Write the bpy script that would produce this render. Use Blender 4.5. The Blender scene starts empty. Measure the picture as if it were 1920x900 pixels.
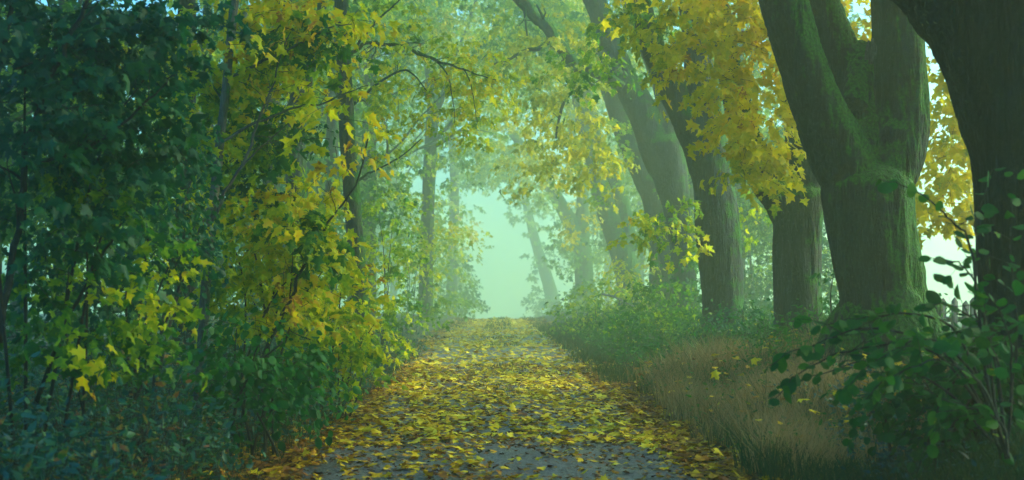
import bpy, math, random
import numpy as np
from mathutils import Vector, noise as mnoise

# ------------------------------------------------------------------ camera, sky, sun, exposure
scene = bpy.context.scene
col = scene.collection
F, VX, HY, EYE = 2400.0, 935.0, 555.0, 1.40      # focal length in px of the 1920 frame, vanishing point, eye height
cam_d = bpy.data.cameras.new("camera")
cam_d.sensor_width = 36.0
cam_d.lens = 36.0 * F / 1920.0
cam_d.shift_x = (960 - VX) / 1920.0
cam_d.shift_y = (HY - 450) / 1920.0
cam_d.clip_start, cam_d.clip_end = 0.1, 3000
cam_d.dof.use_dof = True
cam_d.dof.focus_distance = 17.0
cam_d.dof.aperture_fstop = 2.4
cam = bpy.data.objects.new("camera", cam_d)
cam.location = (0, 0, EYE)
cam.rotation_euler = (math.radians(90), 0, 0)
col.objects.link(cam)
scene.camera = cam

SUN_EL, SUN_AZ = 27.0, 75.0                       # a weak sun stands to the right, behind the fog
world = bpy.data.worlds.new("World")
scene.world = world
world.use_nodes = True
wn, wl = world.node_tree.nodes, world.node_tree.links
sky = wn.new("ShaderNodeTexSky")
sky.sky_type = 'NISHITA'
sky.sun_disc = False
sky.sun_elevation = math.radians(SUN_EL)
sky.sun_rotation = math.radians(SUN_AZ)
sky.air_density, sky.dust_density, sky.ozone_density = 1.0, 1.2, 4.0
bg = wn["Background"]
bg.inputs["Strength"].default_value = 0.15
tint = wn.new("ShaderNodeMixRGB"); tint.blend_type = 'MULTIPLY'; tint.inputs[0].default_value = 1.0
tint.inputs[2].default_value = (.08, .57, 1.0, 1)     # cold teal sky of a foggy morning
wl.new(sky.outputs["Color"], tint.inputs[1]); wl.new(tint.outputs[0], bg.inputs["Color"])

sun_d = bpy.data.lights.new("sun", 'SUN')
sun_d.energy = 2.0
sun_d.angle = math.radians(25)
sun_d.color = (1.0, 0.91, 0.45)
sun = bpy.data.objects.new("sun", sun_d)
ce, az = math.cos(math.radians(SUN_EL)), math.radians(SUN_AZ)
sdir = Vector((math.sin(az) * ce, math.cos(az) * ce, math.sin(math.radians(SUN_EL))))
sun.rotation_euler = (-sdir).to_track_quat('-Z', 'Y').to_euler()
col.objects.link(sun)

vs = scene.view_settings
vs.view_transform, vs.look, vs.gamma, vs.use_curve_mapping = 'Standard', 'None', 1.0, False
vs.exposure = 2.36
cy = scene.cycles
cy.max_bounces, cy.diffuse_bounces, cy.glossy_bounces = 6, 3, 2
cy.transmission_bounces, cy.transparent_max_bounces, cy.volume_bounces = 4, 4, 3
cy.use_denoising = True
cy.use_adaptive_sampling = False
cy.sample_clamp_indirect = 6.0

rng = np.random.default_rng(11)
random.seed(5)

# ------------------------------------------------------------------ helpers
def far(Y):
    """the row opens out with distance: depths past 26 m are stretched"""
    return Y + 1.3 * max(0.0, Y - 26.0)

def P(px, py, Y, dx=0.0):
    """point seen at photo pixel (px, py) when it stands Y metres ahead"""
    Y = far(Y)
    return np.array([(px - VX) * Y / F + dx, Y, EYE + (HY - py) * Y / F])

def smooth(a, b, t):
    t = np.clip((t - a) / (b - a), 0, 1)
    return t * t * (3 - 2 * t)

def dip(y):
    """past 75 m the track falls gently away"""
    y = np.asarray(y, float)
    return np.minimum(.022 * np.maximum(0, y - 74.0) * smooth(66, 90, y), 9.0)

def ground_z(x, y):
    x, y = np.asarray(x, float), np.asarray(y, float)
    z = 0.42 * smooth(2.0, 4.2, x) + 0.28 * smooth(-2.0, -4.0, -(-x) * 1.0) if False else 0.42 * smooth(2.0, 4.2, x) + 0.28 * smooth(2.0, 4.0, -x)
    edge = smooth(1.9, 3.0, np.abs(x))
    z = z + edge * (0.06 * np.sin(x * 1.7 + y * .9) + 0.05 * np.sin(y * 1.3 - x * .6 + 1.3)) + .012 * np.sin(x * 5 + 1) * np.sin(y * 3.1)
    return z - 0.25 * smooth(6.5, 12, x) - dip(y)

def norm(v):
    return v / np.maximum(np.linalg.norm(v, axis=-1, keepdims=True), 1e-9)

def mesh_np(name, verts, loops, starts, mat_list, tone=None, smooth_shade=False, mat_idx=None):
    me = bpy.data.meshes.new(name)
    me.vertices.add(len(verts)); me.vertices.foreach_set("co", np.ascontiguousarray(verts, np.float32).ravel())
    me.loops.add(len(loops)); me.loops.foreach_set("vertex_index", np.ascontiguousarray(loops, np.int32))
    me.polygons.add(len(starts)); me.polygons.foreach_set("loop_start", np.ascontiguousarray(starts, np.int32))
    for m in mat_list: me.materials.append(m)
    if mat_idx is not None: me.polygons.foreach_set("material_index", np.ascontiguousarray(mat_idx, np.int32))
    me.update(calc_edges=True)
    if smooth_shade: me.polygons.foreach_set("use_smooth", np.ones(len(starts), bool))
    if tone is not None:
        a = me.attributes.new("tone", 'FLOAT', 'FACE'); a.data.foreach_set("value", np.ascontiguousarray(tone, np.float32))
    return me

def link(name, me, parent=None):
    o = bpy.data.objects.new(name, me)
    col.objects.link(o)
    if parent is not None: o.parent = parent
    return o

def tag(o, label=None, cat=None, group=None, kind=None):
    if label: o["label"] = label
    if cat: o["category"] = cat
    if group: o["group"] = group
    if kind: o["kind"] = kind
    return o

def thing(name, label, cat, group=None, loc=(0, 0, 0)):
    o = bpy.data.objects.new(name, None)
    o.empty_display_size = 0.3
    o.location = loc
    col.objects.link(o)
    return tag(o, label, cat, group)

def child(name, me, root):
    """mesh given in world space, hung under a root standing at its base"""
    off = np.array(root.location)
    co = np.empty(len(me.vertices) * 3, np.float32); me.vertices.foreach_get("co", co)
    co = (co.reshape(-1, 3) - off).astype(np.float32)
    me.vertices.foreach_set("co", co.ravel()); me.update()
    return link(name, me, root)

# ------------------------------------------------------------------ leaves
def half_leaf(pts):
    """mirrored folded leaf from the right half of its outline (first and last on the midrib)"""
    n = len(pts)
    v = [(x, y) for x, y in pts] + [(-x, y) for x, y in pts[1:-1]]
    right = list(range(n))
    left = [0] + [n + i for i in range(n - 2)] + [n - 1]
    return np.array(v), [right, left[::-1]]
TEMPL = {
    'maple': half_leaf([(0, 0), (.34, -.08), (.27, .12), (.56, .36), (.31, .41), (.17, .51), (.21, .74), (.08, .79), (0, 1)]),
    'maple_low': half_leaf([(0, 0), (.36, -.06), (.27, .14), (.55, .36), (.19, .5), (0, 1)]),
    'oval': half_leaf([(0, 0), (.26, .14), (.38, .42), (.33, .68), (.17, .88), (0, 1)]),
    'lance': half_leaf([(0, 0), (.2, .2), (.22, .45), (.12, .75), (0, 1)]),
}
class Leaves:
    def __init__(self): self.V, self.L, self.S, self.T, self.nv, self.nl = [], [], [], [], 0, 0
    def add(self, pos, tip, nrm, size, tone, templ='maple', fold=.35):
        n = len(pos)
        if n == 0: return
        tv, polys = TEMPL[templ]
        y = norm(tip); x = norm(np.cross(y, nrm)); z = np.cross(x, y)
        f = rng.normal(fold, .22, n); c = rng.normal(-.18, .22, n)
        zz = -np.abs(tv[:, 0])[None] * f[:, None] + (tv[:, 1] ** 2)[None] * c[:, None]
        asp = rng.uniform(.82, 1.12, n)
        V = pos[:, None] + size[:, None, None] * (tv[None, :, 0, None] * asp[:, None, None] * x[:, None] + tv[None, :, 1, None] * y[:, None] + zz[..., None] * z[:, None])
        k = len(tv)
        base = self.nv + np.arange(n) * k
        one = np.concatenate([np.array(p) for p in polys])
        L = (base[:, None] + one[None]).ravel()
        lens = np.array([len(p) for p in polys]); st = np.concatenate([[0], np.cumsum(lens)[:-1]])
        S = (self.nl + np.arange(n)[:, None] * len(one) + st[None]).ravel()
        self.V.append(V.reshape(-1, 3)); self.L.append(L); self.S.append(S); self.T.append(np.repeat(tone, len(polys)))
        self.nv += n * k; self.nl += n * len(one)
    def mesh(self, name, mat, tw=None):
        """leaves, with their twigs in a second material"""
        if not self.V: return None
        V, L, S, T = np.concatenate(self.V), np.concatenate(self.L), np.concatenate(self.S), np.clip(np.concatenate(self.T), 0, 1)
        mi = np.zeros(len(S), np.int32)
        if tw is not None and tw.V:
            Q = np.concatenate(tw.Q)
            S = np.concatenate([S, len(L) + np.arange(len(Q)) * 4]); L = np.concatenate([L, (Q + len(V)).ravel()]); V = np.concatenate([V] + tw.V)
            T = np.concatenate([T, np.zeros(len(Q))]); mi = np.concatenate([mi, np.ones(len(Q), np.int32)])
        return mesh_np(name, V, L, S, [mat, TWIG], T, False, mi)

class Tubes:
    """many tapering tubes, one mesh"""
    def __init__(self): self.V, self.Q, self.nv = [], [], 0
    def add(self, pts, rad, sides=6, cap=True):
        pts, rad = np.asarray(pts, float), np.asarray(rad, float)
        m = len(pts)
        t = norm(np.gradient(pts, axis=0))
        ref = np.array([0.31, .17, .93]) if abs(t[:, 2]).mean() < .8 else np.array([.9, .37, .1])
        a = norm(np.cross(t, ref)); b = np.cross(t, a)
        an = np.arange(sides) * 2 * math.pi / sides
        R = pts[:, None] + rad[:, None, None] * (np.cos(an)[None, :, None] * a[:, None] + np.sin(an)[None, :, None] * b[:, None])
        i = np.arange(m - 1)[:, None] * sides; j = np.arange(sides)[None]; j2 = (j + 1) % sides
        q = np.stack([i + j, i + j2, i + sides + j2, i + sides + j], -1).reshape(-1, 4) + self.nv
        self.V.append(R.reshape(-1, 3)); self.Q.append([tuple(f) for f in q])
        if cap:
            self.Q.append([tuple(self.nv + np.arange(sides)[::-1]), tuple(self.nv + (m - 1) * sides + np.arange(sides))])
        self.nv += m * sides
    def mesh(self, name, mat, sm=True):
        fs = [f for q in self.Q for f in q]
        loops = np.concatenate([np.array(f) for f in fs]); ln = np.array([len(f) for f in fs])
        return mesh_np(name, np.concatenate(self.V), loops, np.concatenate([[0], np.cumsum(ln)[:-1]]), [mat], None, sm)

class Twigs:
    """vectorised three-sided twigs: (n, m, 3) polylines"""
    def __init__(self): self.V, self.Q, self.nv = [], [], 0
    def add(self, pts, r0, r1):
        n, m, _ = pts.shape
        t = norm(pts[:, -1] - pts[:, 0])
        a = norm(np.cross(t, np.array([.31, .27, .91]))); b = np.cross(t, a)
        rad = np.linspace(r0, r1, m)
        an = np.arange(3) * 2.0944
        R = pts[:, :, None] + rad[None, :, None, None] * (np.cos(an)[None, None, :, None] * a[:, None, None] + np.sin(an)[None, None, :, None] * b[:, None, None])
        i = np.arange(m - 1)[:, None] * 3; j = np.arange(3)[None]; j2 = (j + 1) % 3
        q = np.stack([i + j, i + j2, i + 3 + j2, i + 3 + j], -1).reshape(-1, 4)
        Q = (q[None] + (self.nv + np.arange(n) * m * 3)[:, None, None]).reshape(-1, 4)
        self.V.append(R.reshape(-1, 3)); self.Q.append(Q); self.nv += n * m * 3
    def mesh(self, name, mat):
        if not self.V: return None
        Q = np.concatenate(self.Q)
        return mesh_np(name, np.concatenate(self.V), Q.ravel(), np.arange(len(Q)) * 4, [mat], None, True)

def crom(pts, per):
    """Catmull-Rom through rows (x, y, z, r)"""
    p = np.asarray(pts, float)
    p = np.vstack([2 * p[0] - p[1], p, 2 * p[-1] - p[-2]])
    out = []
    for i in range(1, len(p) - 2):
        t = np.linspace(0, 1, per, endpoint=False)[:, None]
        a, b, c, d = p[i - 1], p[i], p[i + 1], p[i + 2]
        out.append(.5 * (2 * b + (c - a) * t + (2 * a - 5 * b + 4 * c - d) * t ** 2 + (3 * b - a - 3 * c + d) * t ** 3))
    out.append(p[-2][None])
    q = np.vstack(out); q[:, 3] = np.maximum(q[:, 3], .003)
    return q

def path_px(rows, Y, dY=None):
    """rows (px, py, width px) at depth Y (+ dY per row) -> (x, y, z, r)"""
    out = []
    for i, (px, py, w) in enumerate(rows):
        yy = Y + (dY[i] if dY else 0)
        out.append([*P(px, py, yy), w * far(yy) / F / 2])
    return out

# ------------------------------------------------------------------ materials
def nodes(name):
    m = bpy.data.materials.new(name); m.use_nodes = True
    nt = m.node_tree
    return m, nt.nodes, nt.links, nt.nodes["Principled BSDF"], nt.nodes["Material Output"]

def ramp(n, stops):
    r = n.new("ShaderNodeValToRGB"); e = r.color_ramp.elements
    while len(e) < len(stops): e.new(.5)
    for k, (p, c) in enumerate(stops): e[k].position = p; e[k].color = (*c, 1)
    return r

def leaf_mat(name, stops, transl=.42, rough=.45, spec=.4):
    m, n, l, b, out = nodes(name)
    at = n.new("ShaderNodeAttribute"); at.attribute_name = "tone"
    ns = n.new("ShaderNodeTexNoise"); ns.inputs["Scale"].default_value = 26; ns.inputs["Detail"].default_value = 3
    geo = n.new("ShaderNodeNewGeometry"); l.new(geo.outputs["Position"], ns.inputs["Vector"])
    mp = n.new("ShaderNodeMapRange"); mp.inputs["To Min"].default_value = -.14; mp.inputs["To Max"].default_value = .14
    mp.inputs["From Min"].default_value = .25; mp.inputs["From Max"].default_value = .75
    l.new(ns.outputs["Fac"], mp.inputs["Value"])
    ad = n.new("ShaderNodeMath"); ad.operation = 'ADD'
    l.new(at.outputs["Fac"], ad.inputs[0]); l.new(mp.outputs["Result"], ad.inputs[1])
    r = ramp(n, stops); l.new(ad.outputs[0], r.inputs["Fac"])
    l.new(r.outputs["Color"], b.inputs["Base Color"])
    b.inputs["Roughness"].default_value = rough; b.inputs["Specular IOR Level"].default_value = spec
    tr = n.new("ShaderNodeBsdfTranslucent"); l.new(r.outputs["Color"], tr.inputs["Color"])
    mx = n.new("ShaderNodeMixShader"); mx.inputs[0].default_value = transl
    l.new(b.outputs[0], mx.inputs[1]); l.new(tr.outputs[0], mx.inputs[2]); l.new(mx.outputs[0], out.inputs["Surface"])
    return m

def bark_mat(name, dark, light, moss=0.0, scale=1.0, strength=.6, lichen=.35):
    m, n, l, b, out = nodes(name)
    tc = n.new("ShaderNodeTexCoord")
    mp = n.new("ShaderNodeMapping"); mp.inputs["Scale"].default_value = (16 * scale, 16 * scale, 2.6 * scale)
    l.new(tc.outputs["Object"], mp.inputs["Vector"])
    v = n.new("ShaderNodeTexVoronoi"); v.feature = 'DISTANCE_TO_EDGE'; v.inputs["Scale"].default_value = 1.6
    dn = n.new("ShaderNodeTexNoise"); dn.inputs["Scale"].default_value = 2.2; dn.inputs["Detail"].default_value = 4
    l.new(mp.outputs[0], dn.inputs["Vector"])
    wv = n.new("ShaderNodeMixRGB"); wv.blend_type = 'ADD'; wv.inputs[0].default_value = .8
    l.new(mp.outputs[0], wv.inputs[1]); l.new(dn.outputs["Color"], wv.inputs[2]); l.new(wv.outputs[0], v.inputs["Vector"])
    fine = n.new("ShaderNodeTexNoise"); fine.inputs["Scale"].default_value = 30 * scale; fine.inputs["Detail"].default_value = 5
    l.new(tc.outputs["Object"], fine.inputs["Vector"])
    big = n.new("ShaderNodeTexNoise"); big.inputs["Scale"].default_value = 2.1; big.inputs["Detail"].default_value = 6; big.inputs["Roughness"].default_value = .65
    l.new(tc.outputs["Object"], big.inputs["Vector"])
    r1 = ramp(n, [(0.0, dark), (.35, [.5 * (a + c) for a, c in zip(dark, light)]), (.75, light)])
    mul = n.new("ShaderNodeMath"); mul.operation = 'MULTIPLY_ADD'; mul.inputs[1].default_value = 1.3
    l.new(v.outputs["Distance"], mul.inputs[0]); 
    sub = n.new("ShaderNodeMath"); sub.operation = 'MULTIPLY_ADD'; sub.inputs[1].default_value = .9; sub.inputs[2].default_value = -.3
    l.new(big.outputs["Fac"], sub.inputs[0])
    mp2 = n.new("ShaderNodeMapping"); mp2.inputs["Scale"].default_value = (11 * scale, 11 * scale, .8 * scale); l.new(tc.outputs["Object"], mp2.inputs["Vector"])
    stn = n.new("ShaderNodeTexNoise"); stn.inputs["Scale"].default_value = 1.0; stn.inputs["Detail"].default_value = 6; stn.inputs["Roughness"].default_value = .7; l.new(mp2.outputs[0], stn.inputs["Vector"])
    sm2 = n.new("ShaderNodeMath"); sm2.operation = 'MULTIPLY_ADD'; sm2.inputs[1].default_value = 1.6; l.new(stn.outputs["Fac"], sm2.inputs[0])
    sb2 = n.new("ShaderNodeMath"); sb2.operation = 'ADD'; sb2.inputs[1].default_value = -.8; l.new(sub.outputs[0], sb2.inputs[0]); l.new(sb2.outputs[0], sm2.inputs[2])
    l.new(sm2.outputs[0], mul.inputs[2]); l.new(mul.outputs[0], r1.inputs["Fac"])
    # pale lichen flecks
    li = n.new("ShaderNodeTexNoise"); li.inputs["Scale"].default_value = 22; li.inputs["Detail"].default_value = 6; li.inputs["Roughness"].default_value = .7
    l.new(tc.outputs["Object"], li.inputs["Vector"])
    lr = ramp(n, [(.57, (0, 0, 0)), (.66, (1, 1, 1))]); l.new(li.outputs["Fac"], lr.inputs["Fac"])
    lm = n.new("ShaderNodeMixRGB"); lm.inputs[2].default_value = (.15, .17, .17, 1)
    lf = n.new("ShaderNodeMath"); lf.operation = 'MULTIPLY'; lf.inputs[1].default_value = lichen
    l.new(lr.outputs["Color"], lf.inputs[0]); l.new(lf.outputs[0], lm.inputs[0]); l.new(r1.outputs["Color"], lm.inputs[1])
    last = lm
    if moss > 0:
        mn = n.new("ShaderNodeTexNoise"); mn.inputs["Scale"].default_value = 2.6; mn.inputs["Detail"].default_value = 7; mn.inputs["Roughness"].default_value = .7
        l.new(tc.outputs["Object"], mn.inputs["Vector"])
        g = n.new("ShaderNodeNewGeometry"); sx = n.new("ShaderNodeSeparateXYZ"); l.new(g.outputs["Normal"], sx.inputs[0])
        k1 = n.new("ShaderNodeMath"); k1.operation = 'MULTIPLY_ADD'; k1.inputs[1].default_value = .42
        l.new(sx.outputs["Z"], k1.inputs[0]); l.new(mn.outputs["Fac"], k1.inputs[2])
        k2 = n.new("ShaderNodeMath"); k2.operation = 'MULTIPLY_ADD'; k2.inputs[1].default_value = .14
        l.new(sx.outputs["X"], k2.inputs[0]); l.new(k1.outputs[0], k2.inputs[2])
        mr = ramp(n, [(.62 - .14 * moss, (0, 0, 0)), (.74 - .14 * moss, (1, 1, 1))]); l.new(k2.outputs[0], mr.inputs["Fac"])
        mc = ramp(n, [(.3, (.006, .045, .004)), (.7, (.035, .17, .006))]); l.new(fine.outputs["Fac"], mc.inputs["Fac"])
        mm = n.new("ShaderNodeMixRGB"); l.new(mr.outputs["Color"], mm.inputs[0]); l.new(lm.outputs[0], mm.inputs[1]); l.new(mc.outputs["Color"], mm.inputs[2])
        last = mm
    l.new(last.outputs[0], b.inputs["Base Color"])
    b.inputs["Roughness"].default_value = .85; b.inputs["Specular IOR Level"].default_value = .25
    h = n.new("ShaderNodeMath"); h.operation = 'MULTIPLY_ADD'; h.inputs[1].default_value = .35
    l.new(fine.outputs["Fac"], h.inputs[0]); l.new(v.outputs["Distance"], h.inputs[2])
    bp = n.new("ShaderNodeBump"); bp.inputs["Strength"].default_value = min(1, strength * 1.5); bp.inputs["Distance"].default_value = .06
    l.new(h.outputs[0], bp.inputs["Height"]); l.new(bp.outputs[0], b.inputs["Normal"])
    return m

BARK = bark_mat("maple_bark", (.005, .0065, .008), (.052, .054, .062), .4)
BARK_MOSS = bark_mat("mossy_bark", (.0025, .004, .0055), (.024, .027, .034), 1.1, 1.0, .8, .22)
BARK_DARK = bark_mat("dark_bark", (.003, .003, .004), (.018, .018, .020), 0.0, 1.0, .8, .06)
BARK_YOUNG = bark_mat("young_bark", (.06, .055, .05), (.15, .145, .13), .2, 2.0, .3)
TWIG = bark_mat("twig_bark", (.014, .012, .011), (.05, .042, .036), 0, 3.0, .2)
BROKEN = bark_mat("broken_wood", (.02, .02, .02), (.11, .105, .10), 0, 2.0, .6)
DEAD = bark_mat("dead_wood", (.16, .15, .13), (.36, .34, .30), 0, 2.0, .4)
YEL = leaf_mat("maple_leaf_autumn", [(0, (.02, .085, .02)), (.25, (.10, .22, .010)), (.42, (.46, .44, .004)), (.75, (.84, .65, .003)), (.92, (.82, .52, .004)), (1, (.34, .14, .015))], .55, .55, .2)
LIME = leaf_mat("maple_leaf_turning", [(0, (.012, .10, .034)), (.3, (.05, .20, .018)), (.50, (.28, .42, .008)), (.72, (.76, .68, .004)), (.94, (.80, .48, .006)), (1, (.36, .16, .015))], .55, .55, .2)
GRN = leaf_mat("green_leaf", [(0, (.004, .045, .030)), (.5, (.012, .115, .040)), (.8, (.05, .19, .016)), (.93, (.40, .36, .006)), (1, (.36, .16, .015))], .45, .5, .3)
HAZ = leaf_mat("hazel_leaf", [(0, (.006, .07, .020)), (.6, (.02, .155, .018)), (.92, (.07, .23, .010)), (1, (.50, .40, .006))], .42, .5, .15)
UND = leaf_mat("nettle_leaf", [(0, (.004, .045, .036)), (.5, (.012, .11, .095)), (.85, (.045, .16, .026)), (.95, (.30, .20, .02)), (1, (.26, .08, .015))], .35, .45, .4)
LIT = leaf_mat("fallen_leaf", [(0, (.04, .017, .010)), (.25, (.15, .05, .012)), (.42, (.38, .15, .008)), (.55, (.66, .38, .005)), (.75, (.86, .60, .005)), (1, (.80, .68, .06))], .15, .6, .12)
GRASS = leaf_mat("grass_blade", [(0, (.012, .05, .022)), (.35, (.04, .10, .025)), (.6, (.17, .14, .05)), (.8, (.40, .22, .085)), (1, (.46, .32, .14))], .3, .6, .15)

def track_mat():
    m, n, l, b, out = nodes("wet_gravel")
    g = n.new("ShaderNodeNewGeometry")
    a = n.new("ShaderNodeTexNoise"); a.inputs["Scale"].default_value = .9; a.inputs["Detail"].default_value = 6
    l.new(g.outputs["Position"], a.inputs["Vector"])
    v = n.new("ShaderNodeTexVoronoi"); v.inputs["Scale"].default_value = 42; l.new(g.outputs["Position"], v.inputs["Vector"])
    f = n.new("ShaderNodeTexNoise"); f.inputs["Scale"].default_value = 60; f.inputs["Detail"].default_value = 5; l.new(g.outputs["Position"], f.inputs["Vector"])
    r = ramp(n, [(.3, (.028, .026, .026)), (.5, (.075, .072, .074)), (.72, (.14, .135, .135))])
    s = n.new("ShaderNodeMath"); s.operation = 'MULTIPLY_ADD'; s.inputs[1].default_value = .6
    l.new(v.outputs["Color"], s.inputs[0])
    s2 = n.new("ShaderNodeMath"); s2.operation = 'MULTIPLY_ADD'; s2.inputs[1].default_value = .5; s2.inputs[2].default_value = -.05
    l.new(a.outputs["Fac"], s2.inputs[0]); l.new(s2.outputs[0], s.inputs[2])
    l.new(s.outputs[0], r.inputs["Fac"]); l.new(r.outputs["Color"], b.inputs["Base Color"])
    rr = n.new("ShaderNodeMapRange"); rr.inputs["From Min"].default_value = .35; rr.inputs["From Max"].default_value = .65
    rr.inputs["To Min"].default_value = .28; rr.inputs["To Max"].default_value = .75
    l.new(a.outputs["Fac"], rr.inputs["Value"]); l.new(rr.outputs[0], b.inputs["Roughness"])
    h = n.new("ShaderNodeMath"); h.operation = 'ADD'; l.new(v.outputs["Distance"], h.inputs[0]); l.new(f.outputs["Fac"], h.inputs[1])
    bp = n.new("ShaderNodeBump"); bp.inputs["Strength"].default_value = .7; bp.inputs["Distance"].default_value = .015
    l.new(h.outputs[0], bp.inputs["Height"]); l.new(bp.outputs[0], b.inputs["Normal"])
    return m

def soil_mat():
    m, n, l, b, out = nodes("verge_soil")
    g = n.new("ShaderNodeNewGeometry")
    a = n.new("ShaderNodeTexNoise"); a.inputs["Scale"].default_value = 1.3; a.inputs["Detail"].default_value = 9; a.inputs["Roughness"].default_value = .7
    l.new(g.outputs["Position"], a.inputs["Vector"])
    r = ramp(n, [(.3, (.022, .03, .014)), (.48, (.035, .055, .018)), (.6, (.06, .045, .022)), (.75, (.10, .06, .025))])
    l.new(a.outputs["Fac"], r.inputs["Fac"]); l.new(r.outputs["Color"], b.inputs["Base Color"])
    b.inputs["Roughness"].default_value = .9
    bp = n.new("ShaderNodeBump"); bp.inputs["Distance"].default_value = .06; l.new(a.outputs["Fac"], bp.inputs["Height"]); l.new(bp.outputs[0], b.inputs["Normal"])
    return m
TRACK, SOIL = track_mat(), soil_mat()

def wood_mat():
    m, n, l, b, out = nodes("weathered_wood")
    tc = n.new("ShaderNodeTexCoord"); mp = n.new("ShaderNodeMapping"); mp.inputs["Scale"].default_value = (40, 40, 3)
    l.new(tc.outputs["Object"], mp.inputs[0])
    a = n.new("ShaderNodeTexNoise"); a.inputs["Scale"].default_value = 1; a.inputs["Detail"].default_value = 6; l.new(mp.outputs[0], a.inputs["Vector"])
    r = ramp(n, [(.3, (.05, .055, .055)), (.7, (.16, .165, .16))]); l.new(a.outputs["Fac"], r.inputs["Fac"]); l.new(r.outputs["Color"], b.inputs["Base Color"])
    b.inputs["Roughness"].default_value = .8
    return m
WOOD = wood_mat()

# ------------------------------------------------------------------ ground, track, haze
def grid(name, xs, ys, zf, mat):
    X, Yg = np.meshgrid(xs, ys)
    V = np.stack([X, Yg, zf(X, Yg)], -1).reshape(-1, 3)
    nx, ny = len(xs), len(ys)
    i = (np.arange(ny - 1)[:, None] * nx + np.arange(nx - 1)[None]).ravel()
    Q = np.stack([i, i + 1, i + nx + 1, i + nx], -1)
    return mesh_np(name, V, Q.ravel(), np.arange(len(Q)) * 4, [mat], None, True)
xs = np.unique(np.concatenate([np.linspace(-900, -16, 22), np.linspace(-16, 16, 161), np.linspace(16, 900, 22)]))
ys = np.unique(np.concatenate([np.linspace(-420, -4, 14), np.linspace(-4, 60, 257), np.linspace(60, 130, 71), np.linspace(130, 900, 24)]))
gr = link("ground", grid("ground", xs, ys, lambda x, y: np.where(np.abs(x) < 2.35, np.minimum(ground_z(x, y), -dip(y)) - .035, ground_z(x, y)), SOIL))
tag(gr, "dark leafy soil of the verges and field beyond", "ground", kind="structure")
def track_edge(y): return 2.05 + .45 * smooth(25, 60, y) + .12 * np.sin(y * .8) + .08 * np.sin(y * 2.3 + 1)
ys2 = np.concatenate([np.linspace(-6, 60, 331), np.linspace(60.5, 175, 230)])
us = np.linspace(-1, 1, 49)
U, Yt = np.meshgrid(us, ys2)
def track_z(x, y):
    rut = -.03 * np.exp(-((np.abs(x) - .95) / .35) ** 2)
    return .012 + rut + .012 * np.sin(x * 4 + y * 1.1) * np.sin(y * 1.9) + .008 * np.sin(x * 11 + 2) * np.sin(y * 7) - dip(y)
Xt = U * track_edge(Yt)
Zt = np.where(np.abs(U) > .96, -.06 - dip(Yt), track_z(Xt, Yt))
i = (np.arange(len(ys2) - 1)[:, None] * 49 + np.arange(48)[None]).ravel()
Q = np.stack([i, i + 1, i + 50, i + 49], -1)
tr = link("track", mesh_np("track", np.stack([Xt, Yt, Zt], -1).reshape(-1, 3), Q.ravel(), np.arange(len(Q)) * 4, [TRACK], None, True))
tag(tr, "wet dark gravel track running straight away between the trees", "track", kind="structure")

fm, fn, fl, fb, fo = nodes("field_fog_pale")  # far ground coloured pale, standing in for glowing fog over it
fg = fn.new("ShaderNodeNewGeometry"); fz = fn.new("ShaderNodeTexNoise"); fz.inputs["Scale"].default_value = .25; fz.inputs["Detail"].default_value = 8
fl.new(fg.outputs["Position"], fz.inputs["Vector"])
fr = ramp(fn, [(.35, (.16, .20, .07)), (.65, (.34, .31, .15))]); fl.new(fz.outputs["Fac"], fr.inputs["Fac"]); fl.new(fr.outputs["Color"], fb.inputs["Base Color"]); fb.inputs["Roughness"].default_value = .9
for nm, fx, fy in (("field", np.linspace(-890, 890, 60), np.linspace(176, 890, 50)),):
    fo_ = link(nm, grid(nm, fx, fy, lambda x, y: np.maximum(ground_z(x, y), -dip(y)) + .06 + 0 * x, fm))
    tag(fo_, "field beyond the far end of the avenue, coloured pale as if fogged", "field", kind="structure")
hm = bpy.data.materials.new("haze"); hm.use_nodes = True
hn = hm.node_tree.nodes; hn.remove(hn["Principled BSDF"])
pv = hn.new("ShaderNodeVolumePrincipled")
pv.inputs["Color"].default_value = (.90, .99, .65, 1)
pv.inputs["Density"].default_value = .0080
pv.inputs["Anisotropy"].default_value = .7
pv.inputs["Density Attribute"].default_value = ""
hm.node_tree.links.new(pv.outputs[0], hn["Material Output"].inputs["Volume"])
hm.cycles.homogeneous_volume = True
B = np.array([(x, y, z) for z in (-10.5, 42.0) for y in (-450., 920.) for x in (-920., 920.)])
hz = link("haze", mesh_np("haze", B, np.array([0, 2, 3, 1, 4, 5, 7, 6, 0, 1, 5, 4, 1, 3, 7, 5, 3, 2, 6, 7, 2, 0, 4, 6]), np.arange(6) * 4, [hm]))
tag(hz, "pale green morning fog filling the avenue", "fog", kind="stuff")

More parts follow.
